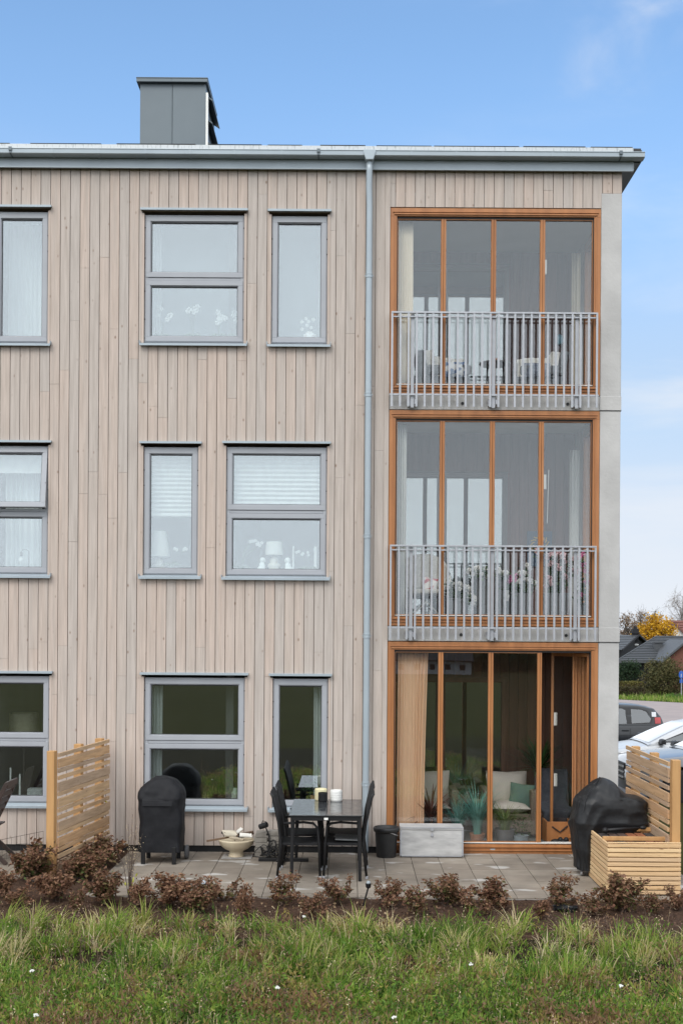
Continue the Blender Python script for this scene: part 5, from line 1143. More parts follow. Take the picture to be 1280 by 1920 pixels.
c = MB(); puff(c, (W(977, 1492, 1.2)[0], 1.20, W(977, 1492, 1.2)[1]), (.34, .13, .34), E(R(-16), R(7), R(-6))); tag(c.build('throw_cushion', 'greencush', None, smooth=True, loc=(2.33, 1.2, .42)), 'sage green cushion leaning in the right wicker armchair', 'cushion')
t = thing('coffee_table', 'low grey wicker coffee table between the two wicker armchairs', 'table', (1.67, 1.05, FZ)); b = MB(); b.box(1.47, 1.85, .80, 1.45, .47, .505); b.build('table_top', 'wicker', t, bevel=.006)
for xx in (1.49, 1.80):
    for yy in (.82, 1.40): b = MB(); b.box(xx, xx+.045, yy, yy+.045, FZ, .47); b.build('leg', 'wicker', t)
for i, px in enumerate((885, 897.5)):
    x, z = W(px, 1490, 1.05)[0], .506; b = MB(); b.lathe([(.035, 0), (.042, .02), (.045, .07), (.036, .09), (.030, .088), (.03, .03), (.001, .025)], (x, 1.05, z), 18); tag(b.build('tealight_glass', M('smoked_glass', (.02,.02,.022), None, 5, rough=.08), None, smooth=True, loc=(x, 1.05, z)), ['dark tealight glass on the coffee table, near the left armchair', 'dark tealight glass on the coffee table, near the right armchair'][i], 'tealight holder')
def strap_plant(name, px, pyb, y, n, h, w, mat, lab, tones, pot, pr, ph, bend=1.4, stiff=False, up=0):
    x = W(px, pyb, y)[0]; t = thing(name, lab, 'potted plant', (x, y, FZ+.02)); b = MB(); z = FZ+.02
    b.lathe([(pr*.75, 0), (pr, ph*.9), (pr*1.04, ph), (pr*.9, ph), (.001, ph*.85)], (x, y, z), 22); b.build('pot', pot, t)
    if up: b = MB(); b.tube([(x, y, z+ph*.8), (x, y, z+ph+up)], .022, 8); b.build('stem', 'twig', t)
    q = RNG.uniform(0, 2*PI, n); r = RNG.random(n)*pr*.5; hh = h*RNG.uniform(.6, 1.05, n); bd = np.clip(RNG.normal(bend, .45, n), .08, 2.4) if not stiff else RNG.uniform(.1, 1.3, n)
    if stiff: q0 = RNG.uniform(0, 1.5, n)
    B = blades(x+r*np.cos(q), y+r*np.sin(q), np.full(n, z+ph*.8+up), hh, np.full(n, w), q, bd, np.clip(RNG.normal(tones, .16, n), 0, 1), 5)
    if stiff:   # fan the straight leaves out all round
        V = B[0].reshape(n, -1, 3); o = V[:, :1].copy(); L = V-o; a = q0[:, None]; rad = np.stack([np.cos(q), np.sin(q)], 1)
        hz = (L[:, :, 0]*rad[:, 0:1]+L[:, :, 1]*rad[:, 1:2]); vt = L[:, :, 2].copy(); sx = -L[:, :, 0]*rad[:, 1:2]+L[:, :, 1]*rad[:, 0:1]
        h2 = hz*np.cos(a)+vt*np.sin(a); v2 = -hz*np.sin(a)*.6+vt*np.cos(a)
        V[:, :, 0] = o[:, :, 0]+h2*rad[:, 0:1]-sx*rad[:, 1:2]; V[:, :, 1] = o[:, :, 1]+h2*rad[:, 1:2]+sx*rad[:, 0:1]; V[:, :, 2] = o[:, :, 2]+v2; B = (V.reshape(-1, 3), *B[1:])
    V = B[0]; V[:, 1] = np.clip(V[:, 1], .13, 1.70)
    fast_mesh('foliage', *B, mat, t); return t
MAT['cord'] = M('dark_red_straps', (1,1,1), (.8,.8,.8), 9, rough=.5, tone=[(.07,.03,.025), (.14,.05,.04), (.24,.09,.06)]); MAT['blueg'] = M('blue_green_grass', (1,1,1), (.8,.8,.8), 9, rough=.55, tone=[(.09,.28,.25), (.17,.46,.41), (.32,.60,.55)], trans=.2)
MAT['sedge'] = M('sedge_straps', (1,1,1), (.8,.8,.8), 9, rough=.55, tone=[(.06,.14,.03), (.15,.24,.06), (.60,.50,.26)], trans=.2)
strap_plant('cordyline', 806, 1575, .42, 70, .52, .024, 'cord', 'dark red spiky cordyline beside the tan curtain behind the glass', .5, 'greypot', .13, .26, stiff=True, up=.12)
strap_plant('blue_grass', 858, 1575, .38, 130, .62, .010, 'blueg', 'blue green grass in a pot behind the right end of the white chest', .45, 'greypot', .11, .16, 1.5)
strap_plant('blue_grass', 894, 1575, .34, 170, .80, .011, 'blueg', 'tall blue green grass in a terracotta pot behind the second mullion', .45, 'terracotta', .10, .13, 1.25)
strap_plant('sedge', 945, 1575, .30, 210, .52, .010, 'sedge', 'arching green and straw yellow sedge behind the third pane', .45, 'greypot', .13, .20, 1.8)
x = W(975, 1575, .32)[0]; t = thing('house_plant', 'small leafy plant in a pale blue grey pot next to the arching sedge', 'potted plant', (x, .32, FZ+.02)); b = MB(); b.lathe([(.085, 0), (.105, .10), (.112, .115), (.095, .115), (.001, .1)], (x, .32, FZ+.02), 22); b.build('pot', M('blue_grey_pot', (.33,.40,.45), None, 6, rough=.5), t)
P = RNG.normal(size=(150, 3))*np.array([.07, .05, .08])+np.array([x, .32, .26]); fast_mesh('foliage', *leaves(P, RNG.uniform(.02, .05, 150), RNG.random(150)), 'leaf', t)
strap_plant('palm', 1008, 1560, 1.35, 120, .55, .028, 'leaf', 'dark palm in the corner behind the right wicker armchair', .3, 'greypot', .14, .30, stiff=True, up=.62)
t = thing('lounge_chair', 'dark cushioned lounge chair standing in the corner behind the folded door leaf', 'chair', (2.78, .95, FZ)); b = MB(); b.box(2.56, 3.02, .75, 1.3, .20, .36); b.obox((2.80, 1.28, .60), (.46, .09, .55), E(R(-14), 0, 0)); b.build('frame', 'brownwood', t, bevel=.02)
for xx in (2.58, 2.98):
    for yy in (.78, 1.26): b = MB(); b.box(xx-.02, xx+.02, yy-.02, yy+.02, FZ, .20); b.build('leg', 'brownwood', t)
MAT['navy'] = M('dark_grey_wool', (.035,.038,.048), (.05,.054,.065), 30, rough=.95, bump=.4, bscale=80)
b = MB(); b.obox((2.80, 1.19, .66), (.40, .07, .50), E(R(-16), R(4), 0)); b.obox((2.79, .93, .40), (.42, .50, .06), E(R(4), 0, 0)); b.obox((2.76, .69, .29), (.34, .05, .25), E(R(6), 0, R(5)))
o = b.build('blanket', 'navy', None, loc=(2.8, .95, .4)); drape(o, .018, 10, .05, .02); tag(o, 'dark grey wool blanket thrown over the lounge chair in the corner', 'blanket')
t = thing('wooden_crate', 'orange brown wooden crate with a rope handle just inside the open door', 'crate', (2.80, .48, FZ)); x0, x1 = W(1024, 1560, .36)[0], W(1073, 1560, .36)[0]; zt = W(1048, 1541, .36)[1]; b = MB()
b.box(x0, x1, .36, .38, FZ+.02, zt); b.box(x0, x0+.02, .382, .72, FZ+.02, zt); b.box(x1-.02, x1, .382, .72, FZ+.02, zt); b.box(x0+.021, x1-.021, .70, .72, FZ+.02, zt); b.box(x0+.021, x1-.021, .382, .698, FZ+.02, FZ+.04); b.build('box', 'orange', t, bevel=.003)
b = MB(); xm = (x0+x1)/2; b.tube([(xm-.10, .352, zt-.06), (xm-.06, .345, zt-.09), (xm, .343, zt-.13), (xm+.06, .345, zt-.08), (xm+.10, .352, zt-.05)], .009, 7); b.build('rope_handle', 'brownwood', t)
for s, (px, dx_) in enumerate(((1041, 0), (1052, .0))):
    x = W(px, 1578, .25)[0]; b = MB(); b.ball((x, .25, .065), .05, 12, 7, sc=(1.4, .8, .7)); b.ball((x+.06, .25, .085), .04, 10, 6, sc=(.9, .9, 1)); tag(b.build('shoe', 'blackmetal', None, smooth=True, loc=(x, .25, .03)), ['dark shoe before the crate, nearer the door leaf', 'dark shoe before the crate, nearer the rust curtain'][s], 'shoe')

# ------------------------------------------------------------------ middle balcony
F1 = 2.875
curtain('curtain', W(741, 900, .20)[0], W(762, 900, .20)[0], .24, F1+.02, 5.46, 5, .02, 'sheer', 'bundled grey white curtain at the left edge of the middle balcony')
b = MB(); x, z = W(1028, 960, .3)[0], 0; b.tube([(W(1028, 881, .3)[0], .3, W(1028, 881, .3)[1]), (W(1025, 981, .3)[0], .3, W(1025, 981, .3)[1])], .004, 6); b.tube([(W(1021, 890, .3)[0], .3, W(1021, 890, .3)[1]), (W(1021, 917, .3)[0], .3, W(1021, 917, .3)[1])], .017, 8)
tag(b.build('blind_wand', 'white', None, loc=(x, .3, 4.6)), 'white hanging blind wand behind the last mullion of the middle balcony', 'blind wand')
t = thing('picture', 'dark blue painting of a golden leaf wreath on the brown boards of the middle balcony', 'picture', (2.6, 1.73, 3.9)); b = MB(); a, z1 = W(988, 996, 1.72); c_, z0 = W(1034, 1062, 1.72); b.box(a, c_, 1.72, 1.752, z0, z1); b.build('canvas', M('blue_canvas', (.05,.085,.14), (.07,.11,.17), 7, rough=.8), t)
b = MB(); xm, zm = (a+c_)/2, z1-.19
for k in range(26):
    q = 2*PI*k/26; rr = .10+.02*(k % 2); p = Vector((xm+rr*math.cos(q), 1.716, zm+rr*math.sin(q))); b.obox(p, (.045, .003, .014), Matrix.Rotation(-(q+.6), 3, 'Y'))
b.build('gold_leaves', M('gold_paint', (.55,.38,.10), None, 9, rough=.5), t)
MAT['whitewicker'] = M('white_wicker', (.66,.64,.60), (.52,.50,.46), 40, rough=.75, bump=.4, bscale=70)
t = thing('rattan_chair', 'white rattan chair with a rounded back at the left of the middle balcony', 'chair', (1.0, .9, F1)); xc, yc = W(797, 1100, .9)[0], .95; n = 18; b = MB(); V = []
for j in range(9):
    for i in range(n+1):
        q = PI*(1.0*i/n)+0; hgt = .46+.50*(j/8)*(math.sin(q)**.5 if math.sin(q) > 0 else 0)*1.0; V.append((xc-.33*math.cos(q)*(1+.08*j/8), yc+.30*math.sin(q)+.06*j/8, F1+.02+hgt))
b.add(V, [(j*(n+1)+i, j*(n+1)+i+1, (j+1)*(n+1)+i+1, (j+1)*(n+1)+i) for j in range(8) for i in range(n)]); o = b.build('backrest', 'whitewicker', t, smooth=True); m = o.modifiers.new('thick', 'SOLIDIFY'); m.thickness = .03
b = MB(); b.lathe([(.31, 0), (.33, .02), (.33, .05), (.30, .07), (.001, .08)], (xc, yc, F1+.40), 26); b.build('seat', 'whitewicker', t)
for k in range(4):
    q = PI/4+k*PI/2; l = MB(); l.tube([(xc+.29*math.cos(q), yc+.29*math.sin(q), F1+.40), (xc+.33*math.cos(q), yc+.33*math.sin(q), F1+.0)], .018, 8); q2 = q+PI/2; l.tube([(xc+.29*math.cos(q), yc+.29*math.sin(q), F1+.10), (xc+.31*math.cos((q+q2)/2), yc+.31*math.sin((q+q2)/2), F1+.30), (xc+.29*math.cos(q2), yc+.29*math.sin(q2), F1+.10)], .010, 6); l.build('leg', 'whitewicker', t)
c = MB(); puff(c, (W(806, 1098, .72)[0], .72, W(806, 1098, .72)[1]), (.20, .09, .22), E(R(-12), R(10), 0)); tag(c.build('throw_cushion', M('red_white_print', (.45,.08,.10), (.75,.72,.70), 10, rough=.95, lo=.48, hi=.52), None, smooth=True, loc=(1.03, .72, 3.4)), 'small red and white cushion on the rattan chair', 'cushion')
def planter(px0, px1, pyt, y, lab, blooms, bm, tall=0, grp='flower planters on the middle balcony'):
    x0, zt = W(px0, pyt, y); x1 = W(px1, pyt, y)[0]; xm = (x0+x1)/2; hw = (x1-x0)/2; t = thing('flower_planter', lab, 'planter', (xm, y, F1), grp); b = MB(); b.prism([(xm-hw*.8, F1+.01), (xm+hw*.8, F1+.01), (xm+hw, zt), (xm-hw, zt)], y-hw*.9, y+hw*.9); b.build('pot', 'greypot', t, bevel=.006)
    P = []; f = MB()
    for (a, c) in blooms:
        bx, bz = W(a, c, y)
        for k in range(3): flower(f, (bx+random.gauss(0, .022), y-.04+random.gauss(0, .03), bz+random.gauss(0, .018)), .03)
        for k in range(46): u = random.random(); P.append([xm+(bx-xm)*u+random.gauss(0, .035), y+random.gauss(0, .05), zt+(bz-zt)*u+random.gauss(0, .03)])
    f.build('flowers', bm, t, smooth=True); P = np.array(P); fast_mesh('foliage', *leaves(P, RNG.uniform(.03, .065, len(P)), RNG.random(len(P)), RNG, .8), 'leaf', t)
    return t
planter(833, 870, 1122, .45, 'low grey planter with trailing white flowers beside the rattan chair', [(838, 1098), (846, 1097), (856, 1096), (864, 1099), (872, 1103), (880, 1107), (884, 1115), (887, 1124), (886, 1134)], 'bloom')
planter(892, 917, 1082, .40, 'tall grey planter with white geraniums left of the middle railing post', [(880, 1070), (885, 1076), (893, 1066), (897, 1077), (905, 1080), (913, 1068), (915, 1078)], 'bloom')
planter(924, 945, 1086, .50, 'tall dark planter with white geraniums right of the middle railing post', [(932, 1070), (938, 1078), (944, 1074), (948, 1112), (946, 1122)], 'bloom')
planter(958, 992, 1112, .42, 'grey planter with mixed white flowers under the painting', [(976, 1072), (982, 1076), (988, 1064), (992, 1090), (986, 1088), (1000, 1092), (1004, 1100), (972, 1090)], 'bloom')
planter(948, 964, 1112, .62, 'small planter with bright pink flowers left of the mixed white ones', [(957, 1086), (962, 1084), (968, 1082), (955, 1090)], 'magenta')
planter(1018, 1062, 1112, .36, 'large planter with tall pale pink geraniums behind the last pane', [(1007, 1037), (1026, 1042), (1033, 1040), (1038, 1041), (1051, 1039), (1055, 1050), (1031, 1056), (1030, 1088), (1028, 1095), (1058, 1083), (1045, 1060), (1070, 1050), (1084, 1045), (1075, 1070), (1050, 1070)], 'pink')
planter(1078, 1097, 1130, .40, 'narrow planter with a magenta bloom at the right edge of the middle balcony', [(1098, 1072), (1094, 1058), (1090, 1040), (1096, 1090), (1088, 1110)], 'magenta')

curtain('curtain', 3.02, 3.15, 1.24, F1+.05, 5.30, 3, .014, 'sheer', 'grey white curtain gathered by the rear pillar of the middle balcony')
# ------------------------------------------------------------------ top balcony
F2 = 5.83
curtain('pleated_blind', W(742, 600, .18)[0], W(773, 600, .18)[0], .18, F2+.06, 8.06, 9, .004, 'cream', 'cream pleated shade gathered at the left edge of the top balcony', 'blind')
curtain('pleated_blind', 3.03, 3.15, 1.24, F2+.06, 8.02, 3, .012, 'cream', 'cream pleated shade gathered by the rear pillar of the top balcony', 'blind')
MAT['greyfelt'] = M('grey_upholstery', (.16,.17,.19), (.13,.14,.155), 9, rough=.95); MAT['fleece'] = M('white_fleece', (.74,.73,.70), (.60,.59,.56), 16, rough=1.0, bump=1.0, bscale=45)
def lounge(pxc, y, face, lab):
    x = W(pxc, 700, y)[0]; t = thing('lounge_armchair', lab, 'armchair', (x, y, F2), 'grey armchairs on the top balcony'); b = MB(); s = face
    b.box(x-.32, x+.32, y-.28, y+.30, F2+.16, F2+.36); b.obox((x-s*.30, y, F2+.46), (.12, .58, .50), E(0, -s*R(14), 0)); b.box(x-.28, x+.28, y+.24, y+.34, F2+.37, F2+.58); b.box(x-.25, x+.33*1, y-.33, y-.25, F2+.37, F2+.50)
    b.build('frame', 'greyfelt', t, bevel=.03)
    for dx_ in (-.27, .27):
        for dy_ in (-.24, .26): l = MB(); l.tube([(x+dx_*.9, y+dy_, F2+.16), (x+dx_, y+dy_, F2+.012)], [.02, .012], 8); l.build('leg', 'brownwood', t)
    return x
xa = lounge(833, .95, 1, 'grey armchair under a white fleece at the left of the top balcony'); xb = lounge(1003, .95, -1, 'grey armchair under a white fleece at the right of the top balcony')
for x, s, lb in ((xa, 1, 'shaggy white fleece over the left armchair of the top balcony'), (xb, -1, 'shaggy white fleece over the right armchair of the top balcony')):
    b = MB(); b.obox((x+.01, 1.08, F2+.51), (.50, .17, .34), E(R(-12), s*R(4), 0)); b.obox((x-s*.22, .90, F2+.50), (.15, .42, .42), E(0, -s*R(10), 0)); b.obox((x-s*.30, .80, F2+.36), (.07, .22, .34), E(0, 0, 0)); o = b.build('fleece', 'fleece', None, loc=(x, .9, F2+.4)); drape(o, .018, 6, .05, .035); tag(o, lb, 'fleece')
c = MB(); puff(c, (xa+.10, .66, F2+.44), (.34, .12, .24), E(R(-20), 0, 0)); tag(c.build('throw_cushion', M('blue_white_print', (.10,.16,.30), (.6,.62,.65), 12, rough=.95, lo=.48, hi=.52), None, smooth=True, loc=(xa, .66, F2+.44)), 'blue patterned cushion on the left armchair of the top balcony', 'cushion')
c = MB(); puff(c, (xb-.02, .66, F2+.44), (.36, .12, .22), E(R(-20), 0, 0)); tag(c.build('throw_cushion', M('navy_print', (.06,.08,.13), (.2,.22,.28), 12, rough=.95), None, smooth=True, loc=(xb, .66, F2+.44)), 'dark blue cushion on the right armchair of the top balcony', 'cushion')
x, z = W(927, 682, .9); t = thing('side_table', 'small round dark table between the armchairs of the top balcony', 'table', (x, .9, F2)); b = MB(); b.lathe([(.20, -.02), (.21, -.01), (.21, .005), (.001, .006)], (x, .9, z), 28); b.build('table_top', 'brownwood', t)
for k in range(3): q = k*2.1+.3; l = MB(); l.tube([(x+.12*math.cos(q), .9+.12*math.sin(q), z-.02), (x+.17*math.cos(q), .9+.17*math.sin(q), F2+.012)], .011, 7); l.build('leg', 'blackmetal', t)
b = MB(); b.lathe([(.035, 0), (.04, .06), (.03, .062), (.001, .03)], (x+.03, .9, z+.007), 16); tag(b.build('cup', 'terracotta', None, loc=(x, .9, z)), 'small brown cup on the round table of the top balcony', 'cup')
b = MB(); x, z = W(1021, 500, .3); b.box(x-.014, x+.020, .28, .30, z-.10, z+.085); tag(b.build('blind_wand', 'white', None, bevel=.004, loc=(x, .29, z)), 'short white blind wand behind the last mullion of the top balcony', 'blind wand')
b = MB(); x, z = W(1048, 637, 1.7); b.ball((x, 1.70, z), .075, 14, 8, sc=(.8, .5, 1)); tag(b.build('wall_ornament', M('light_blue_glass', (.25,.50,.62), (.2,.42,.55), 9, rough=.3), None, smooth=True, loc=(x, 1.7, z)), 'light blue ornament on the brown boards of the top balcony', 'ornament')

# ================================================================== CARS
MAT['blackpaint'] = M('black_car_paint', (.008,.009,.011), None, 5, rough=.3, coat=.5); MAT['greypaint'] = M('silver_blue_car_paint', (.60,.61,.62), (.58,.59,.60), 5, rough=.4, metal=.2, coat=.4); MAT['darkpaint'] = M('dark_metal_car_paint', (.17,.175,.185), (.16,.165,.175), 5, rough=.35, metal=.2, coat=1.0)
MAT['carglass'] = glass('car_glass', .5, (.6,.62,.62)); MAT['sideglass'] = glass('car_side_glass', .18, (.42,.47,.47)); MAT['tyre'] = M('tyre_rubber', (.02,.02,.02), None, 20, rough=.85); MAT['rim'] = M('alloy_rim', (.42,.43,.45), None, 5, rough=.3, metal=.7)
MAT['redlens'] = M('red_lens', (.45,.03,.03), None, 5, rough=.15, coat=.6); MAT['clearlens'] = M('clear_headlamp', (.70,.72,.75), None, 5, rough=.12, coat=.6); MAT['chrome'] = M('chrome', (.75,.76,.78), None, 5, rough=.12, metal=1)
def car(name, lab, front, heading, s, paint, group=None):
    xf, yf = front; gz = H(yf)+.005
    t = thing(name, lab, 'car', (xf, yf, gz), 'cars parked beyond the building')
    MT = Matrix.Translation((xf, yf, gz))@Matrix.Rotation(heading, 4, 'Z'); L, HW = s['L'], s['hw']
    top = lambda x: float(np.interp(x, *zip(*s['top']))); roof = lambda x: float(np.interp(x, *zip(*s['roof'])))
    def hw(x): u = x/L; return HW*(1-.30*max(0, 1-u/.13)**2.0-.22*max(0, (u-.88)/.12)**2)
    def zb(x):
        z = .20+.06*max(0, 1-x/.5)
        for xw in s['wheels']:
            r = s['wr']+.055; dx = x-xw
            if abs(dx) < r: z = max(z, s['wr']+math.sqrt(r*r-dx*dx)*.98)
        return z
    xs = sorted(set(list(np.linspace(0, L, 34))+[w+d for w in s['wheels'] for d in np.linspace(-s['wr']-.056, s['wr']+.056, 13)]))
    def put(mb, nm, mat, parent, **k): mb.xform(MT); return mb.build(nm, mat, parent, **k)
    mb = MB(); V = []
    for x in xs:
        h, z0, z1 = hw(x), zb(x), top(x); z0 = min(z0, z1-.1); zm = max(z0+.02, .55*z1+.1)
        half = [(h*.95, z0), (h, max(z0+.01, min(.36, zm-.01))), (h*1.0, zm), (h*.985, z1-.075), (h*.945, z1-.02), (h*.82, z1+.004), (h*.45, z1+.022), (0, z1+.028)]
        V += [(x, -y, z) for y, z in half]+[(x, y, z) for y, z in reversed(half[:-1])]
    m = 15; k = len(xs); F = [(i*m+j, i*m+j+1, (i+1)*m+j+1, (i+1)*m+j) for i in range(k-1) for j in range(m-1)]+[tuple(range(m)), tuple(range((k-1)*m, k*m))]
    mb.add(V, F); o = put(mb, 'body', paint, t, smooth=True)
    # greenhouse
    g0, g1 = s['roof'][0][0], s['roof'][-1][0]; zr = max(z for _, z in s['roof'])
    def gw(x, z): b = top(x); u = max(0, min(1, (z-b)/(zr-b+1e-6))); return hw(x)*(.915-.205*u-.02*u*u)
    mb = MB(); V = []; gx = np.linspace(g0+.01, g1-.01, 30)
    for x in gx:
        b, z = top(x)-.01, max(roof(x), top(x)+.01); V += [(x, -gw(x, b), b), (x, -gw(x, (b+z)/2), (b+z)/2), (x, -gw(x, z-.035), z-.035), (x, -gw(x, z)*.93, z-.006), (x, -gw(x, z)*.5, z+.014), (x, 0, z+.02), (x, gw(x, z)*.5, z+.014), (x, gw(x, z)*.93, z-.006), (x, gw(x, z-.035), z-.035), (x, gw(x, (b+z)/2), (b+z)/2), (x, gw(x, b), b)]
    m = 11; mb.add(V, [(i*m+j, i*m+j+1, (i+1)*m+j+1, (i+1)*m+j) for i in range(len(gx)-1) for j in range(m-1)]); put(mb, 'roof', paint, t, smooth=True)
    def side_pane(nm, poly, mat='sideglass', off=.006, both=True):
        for sg in ((-1, 1) if both else (-1,)):
            mb = MB(); n = len(poly); c = (sum(p[0] for p in poly)/n, sum(p[1] for p in poly)/n)
            V = [(x, sg*(gw(x, z)+off), z) for x, z in poly]+[(c[0], sg*(gw(*c)+off), c[1])]; mb.add(V, [(i, (i+1) % n, n) for i in range(n)]); put(mb, nm, mat, t)
    for p in s['panes']: side_pane('side_window', p); 
    # dark surrounds behind the panes
    mb = MB()
    for sg in (-1, 1):
        p = s['surround']; n = len(p); c = (sum(q[0] for q in p)/n, sum(q[1] for q in p)/n); mb.add([(x, sg*(gw(x, z)+.003), z) for x, z in p]+[(c[0], sg*(gw(*c)+.003), c[1])], [(i, (i+1) % n, n) for i in range(n)])
    put(mb, 'window_trim', 'seal', t)
    def screen(nm, xa, xb):
        mb = MB(); V = []; n = 8
        for i in range(n+1):
            x = xa+(xb-xa)*i/n; z = roof(x)+.024; w = gw(x, z)*.86
            for j in range(7): u = j/6*2-1; V.append((x, w*u, z-.012*u*u))
        mb.add(V, [(i*7+j, i*7+j+1, (i+1)*7+j+1, (i+1)*7+j) for i in range(n) for j in range(6)]); put(mb, nm, 'carglass', t, smooth=True)
    screen('windscreen', s['ws'][0], s['ws'][1]); screen('rear_window', s['rw'][0], s['rw'][1])
    for xw in s['wheels']:
        for sg in (-1, 1):
            r = s['wr']; yy = sg*(hw(xw)-.115); mb = MB(); mb.lathe([(r*.62, -.10), (r*.93, -.105), (r, -.07), (r, .07), (r*.93, .105), (r*.62, .10)], (xw, yy, r), 26, ax='y'); wo = put(mb, 'wheel', 'tyre', t, smooth=True)
            mb = MB(); mb.lathe([(r*.62, -.02), (r*.62, .09*sg), (r*.55, .075*sg), (r*.20, .065*sg), (.001, .08*sg)], (xw, yy, r), 26, ax='y')
            for q in range(5): a = q*2*PI/5; mb.bar((xw, yy+sg*.08, r), (xw+r*.56*math.cos(a), yy+sg*.085, r+r*.56*math.sin(a)), .05, .02, up=(0, 1, 0))
            put(mb, 'rim', 'rim', wo)
    # lamps, mirrors, grille, handles
    for sg in (-1, 1):
        mb = MB(); x, z = s['mirror']; y = sg*(gw(x, z)+.13); mb.prism([(x-.075, z-.045), (x-.05, z+.05), (x+.035, z+.065), (x+.055, z-.055)], y-.12, y+.12); mb.bar((x+.0, sg*(gw(x, z)-.01), z-.07), (x+.0, y, z-.05), .05, .035); put(mb, 'wing_mirror', s.get('mirrormat', paint), t, bevel=.03)
        mb = MB(); x0, x1, z0, z1 = s['head']; V = []
        for i in range(7):
            x = x0+(x1-x0)*i/6
            for z in (z0+(.05*i/6), z1): V.append((x, sg*(hw(x)*1.0+.006), z))
        mb.add(V, [(2*i, 2*i+2, 2*i+3, 2*i+1) for i in range(6)]); put(mb, 'headlight', 'clearlens', t)
        for (nm, mt, (x0, x1, z0, z1)) in s['tail']:
            mb = MB(); V = []
            for i in range(7):
                x = x0+(x1-x0)*i/6
                for z in (z0, z1): V.append((x, sg*(hw(x)*(1.0 if z < top(x)-.08 else .97)+.008 if z < top(x) else gw(x, z)+.01), z))
            mb.add(V, [(2*i, 2*i+2, 2*i+3, 2*i+1) for i in range(6)]); put(mb, nm, mt, t)
        for x in s['handles']:
            mb = MB(); mb.box(x, x+.20, sg*(hw(x)+.004)-.012, sg*(hw(x)+.004)+.018, top(x)-.16, top(x)-.125); put(mb, 'door_handle', s.get('handlemat', paint), t, bevel=.006)
    mb = MB(); w = hw(.0)*.62; z0, z1 = s['grille']; mb.box(-.012, .03, -w, w, z0, z1); go = put(mb, 'grille', 'seal', t, bevel=.02)
    mb = MB()
    for i in range(3): z = z0+(z1-z0)*(i+.6)/3.3; mb.box(-.03, -.013, -w*.94, w*.94, z-.018, z+.018)
    put(mb, 'grille_bar', 'clearlens', go)  # pale material on the bars puts chrome's bright reflection into the colour
    mb = MB()
    for sg in (-1, 1):
        for x in s['seams']: mb.box(x-.004, x+.004, sg*(hw(x)+.0015)-.001, sg*(hw(x)+.0015)+.001, .32, top(x)-.08)
    put(mb, 'door_seam', 'seal', t)
    return t
mpv = dict(L=4.45, hw=.90, wr=.31, wheels=(.85, 3.62), top=[(0, .62), (.15, .78), (.6, .92), (1.05, 1.00), (1.6, 1.02), (3.9, 1.05), (4.25, 1.03), (4.40, .90), (4.45, .70)],
  roof=[(.75, .99), (1.25, 1.28), (1.75, 1.50), (2.3, 1.60), (3.0, 1.62), (3.7, 1.585), (4.08, 1.50), (4.30, 1.26), (4.40, 1.02)], ws=(.86, 1.72), rw=(4.10, 4.36), mirror=(1.42, 1.03), head=(.10, .62, .66, .80),
  panes=[[(1.50, 1.06), (2.32, 1.06), (2.32, 1.48), (1.98, 1.46), (1.75, 1.33)], [(2.42, 1.06), (3.28, 1.08), (3.26, 1.46), (3.16, 1.50), (2.46, 1.50), (2.42, 1.46)], [(3.42, 1.09), (3.93, 1.12), (3.97, 1.22), (3.84, 1.42), (3.70, 1.47), (3.42, 1.49)]],
  surround=[(1.42, 1.035), (3.98, 1.09), (4.03, 1.22), (3.88, 1.46), (3.6, 1.535), (2.3, 1.54), (1.95, 1.50), (1.7, 1.36)], tail=[('tail_light', 'redlens', (4.08, 4.26, 1.09, 1.26)), ('reversing_light', 'clearlens', (4.00, 4.13, 1.28, 1.41))], handles=(2.12, 3.12), grille=(.42, .58), seams=(1.42, 2.38, 3.36))
sed = dict(L=4.65, hw=.90, wr=.32, wheels=(.92, 3.72), top=[(0, .56), (.10, .70), (.45, .80), (1.35, .93), (2.2, .95), (3.6, 1.0), (4.4, 1.02), (4.6, .92), (4.65, .70)],
  roof=[(1.10, .92), (1.55, 1.14), (2.05, 1.36), (2.4, 1.44), (2.9, 1.46), (3.4, 1.41), (3.9, 1.22), (4.3, 1.03)], ws=(1.16, 2.10), rw=(3.55, 4.22), mirror=(1.42, 1.0), head=(.08, .68, .60, .74),
  panes=[[(1.46, 1.00), (2.70, 1.00), (2.70, 1.35), (2.42, 1.34), (2.10, 1.22)], [(2.80, 1.00), (3.62, 1.05), (3.50, 1.24), (3.3, 1.32), (2.80, 1.355)]], surround=[(1.34, .965), (3.80, 1.05), (3.60, 1.24), (3.3, 1.355), (2.72, 1.385), (2.38, 1.37), (2.0, 1.22)],
  tail=[('tail_light', 'redlens', (4.25, 4.60, .80, .96))], handles=(2.45, 3.38), grille=(.36, .56), seams=(1.72, 2.76, 3.58), mirrormat='seal')
lux = dict(sed, L=4.9, hw=.94, wr=.34, top=[(0, .62), (.08, .78), (.4, .86), (1.45, .97), (2.2, .98), (3.6, 1.02), (4.6, 1.02), (4.84, .92), (4.9, .70)], roof=[(1.25, .96), (1.75, 1.20), (2.25, 1.40), (2.7, 1.48), (3.1, 1.48), (3.7, 1.38), (4.2, 1.18), (4.6, 1.03)], wheels=(.95, 3.90), ws=(1.32, 2.25), head=(.06, .72, .64, .80), grille=(.42, .76))
car('parked_car', 'black people carrier seen from its rear side, farthest of the parked cars', (4.55, 19.0), 0, mpv, 'blackpaint')
car('parked_car', 'silver blue saloon parked between the black people carrier and the dark saloon', (5.75, 12.9), R(2), sed, 'greypaint')
car('parked_car', 'dark saloon with a chrome barred grille, nearest car behind the timber screen', (5.30, 8.1), R(2), lux, 'darkpaint')

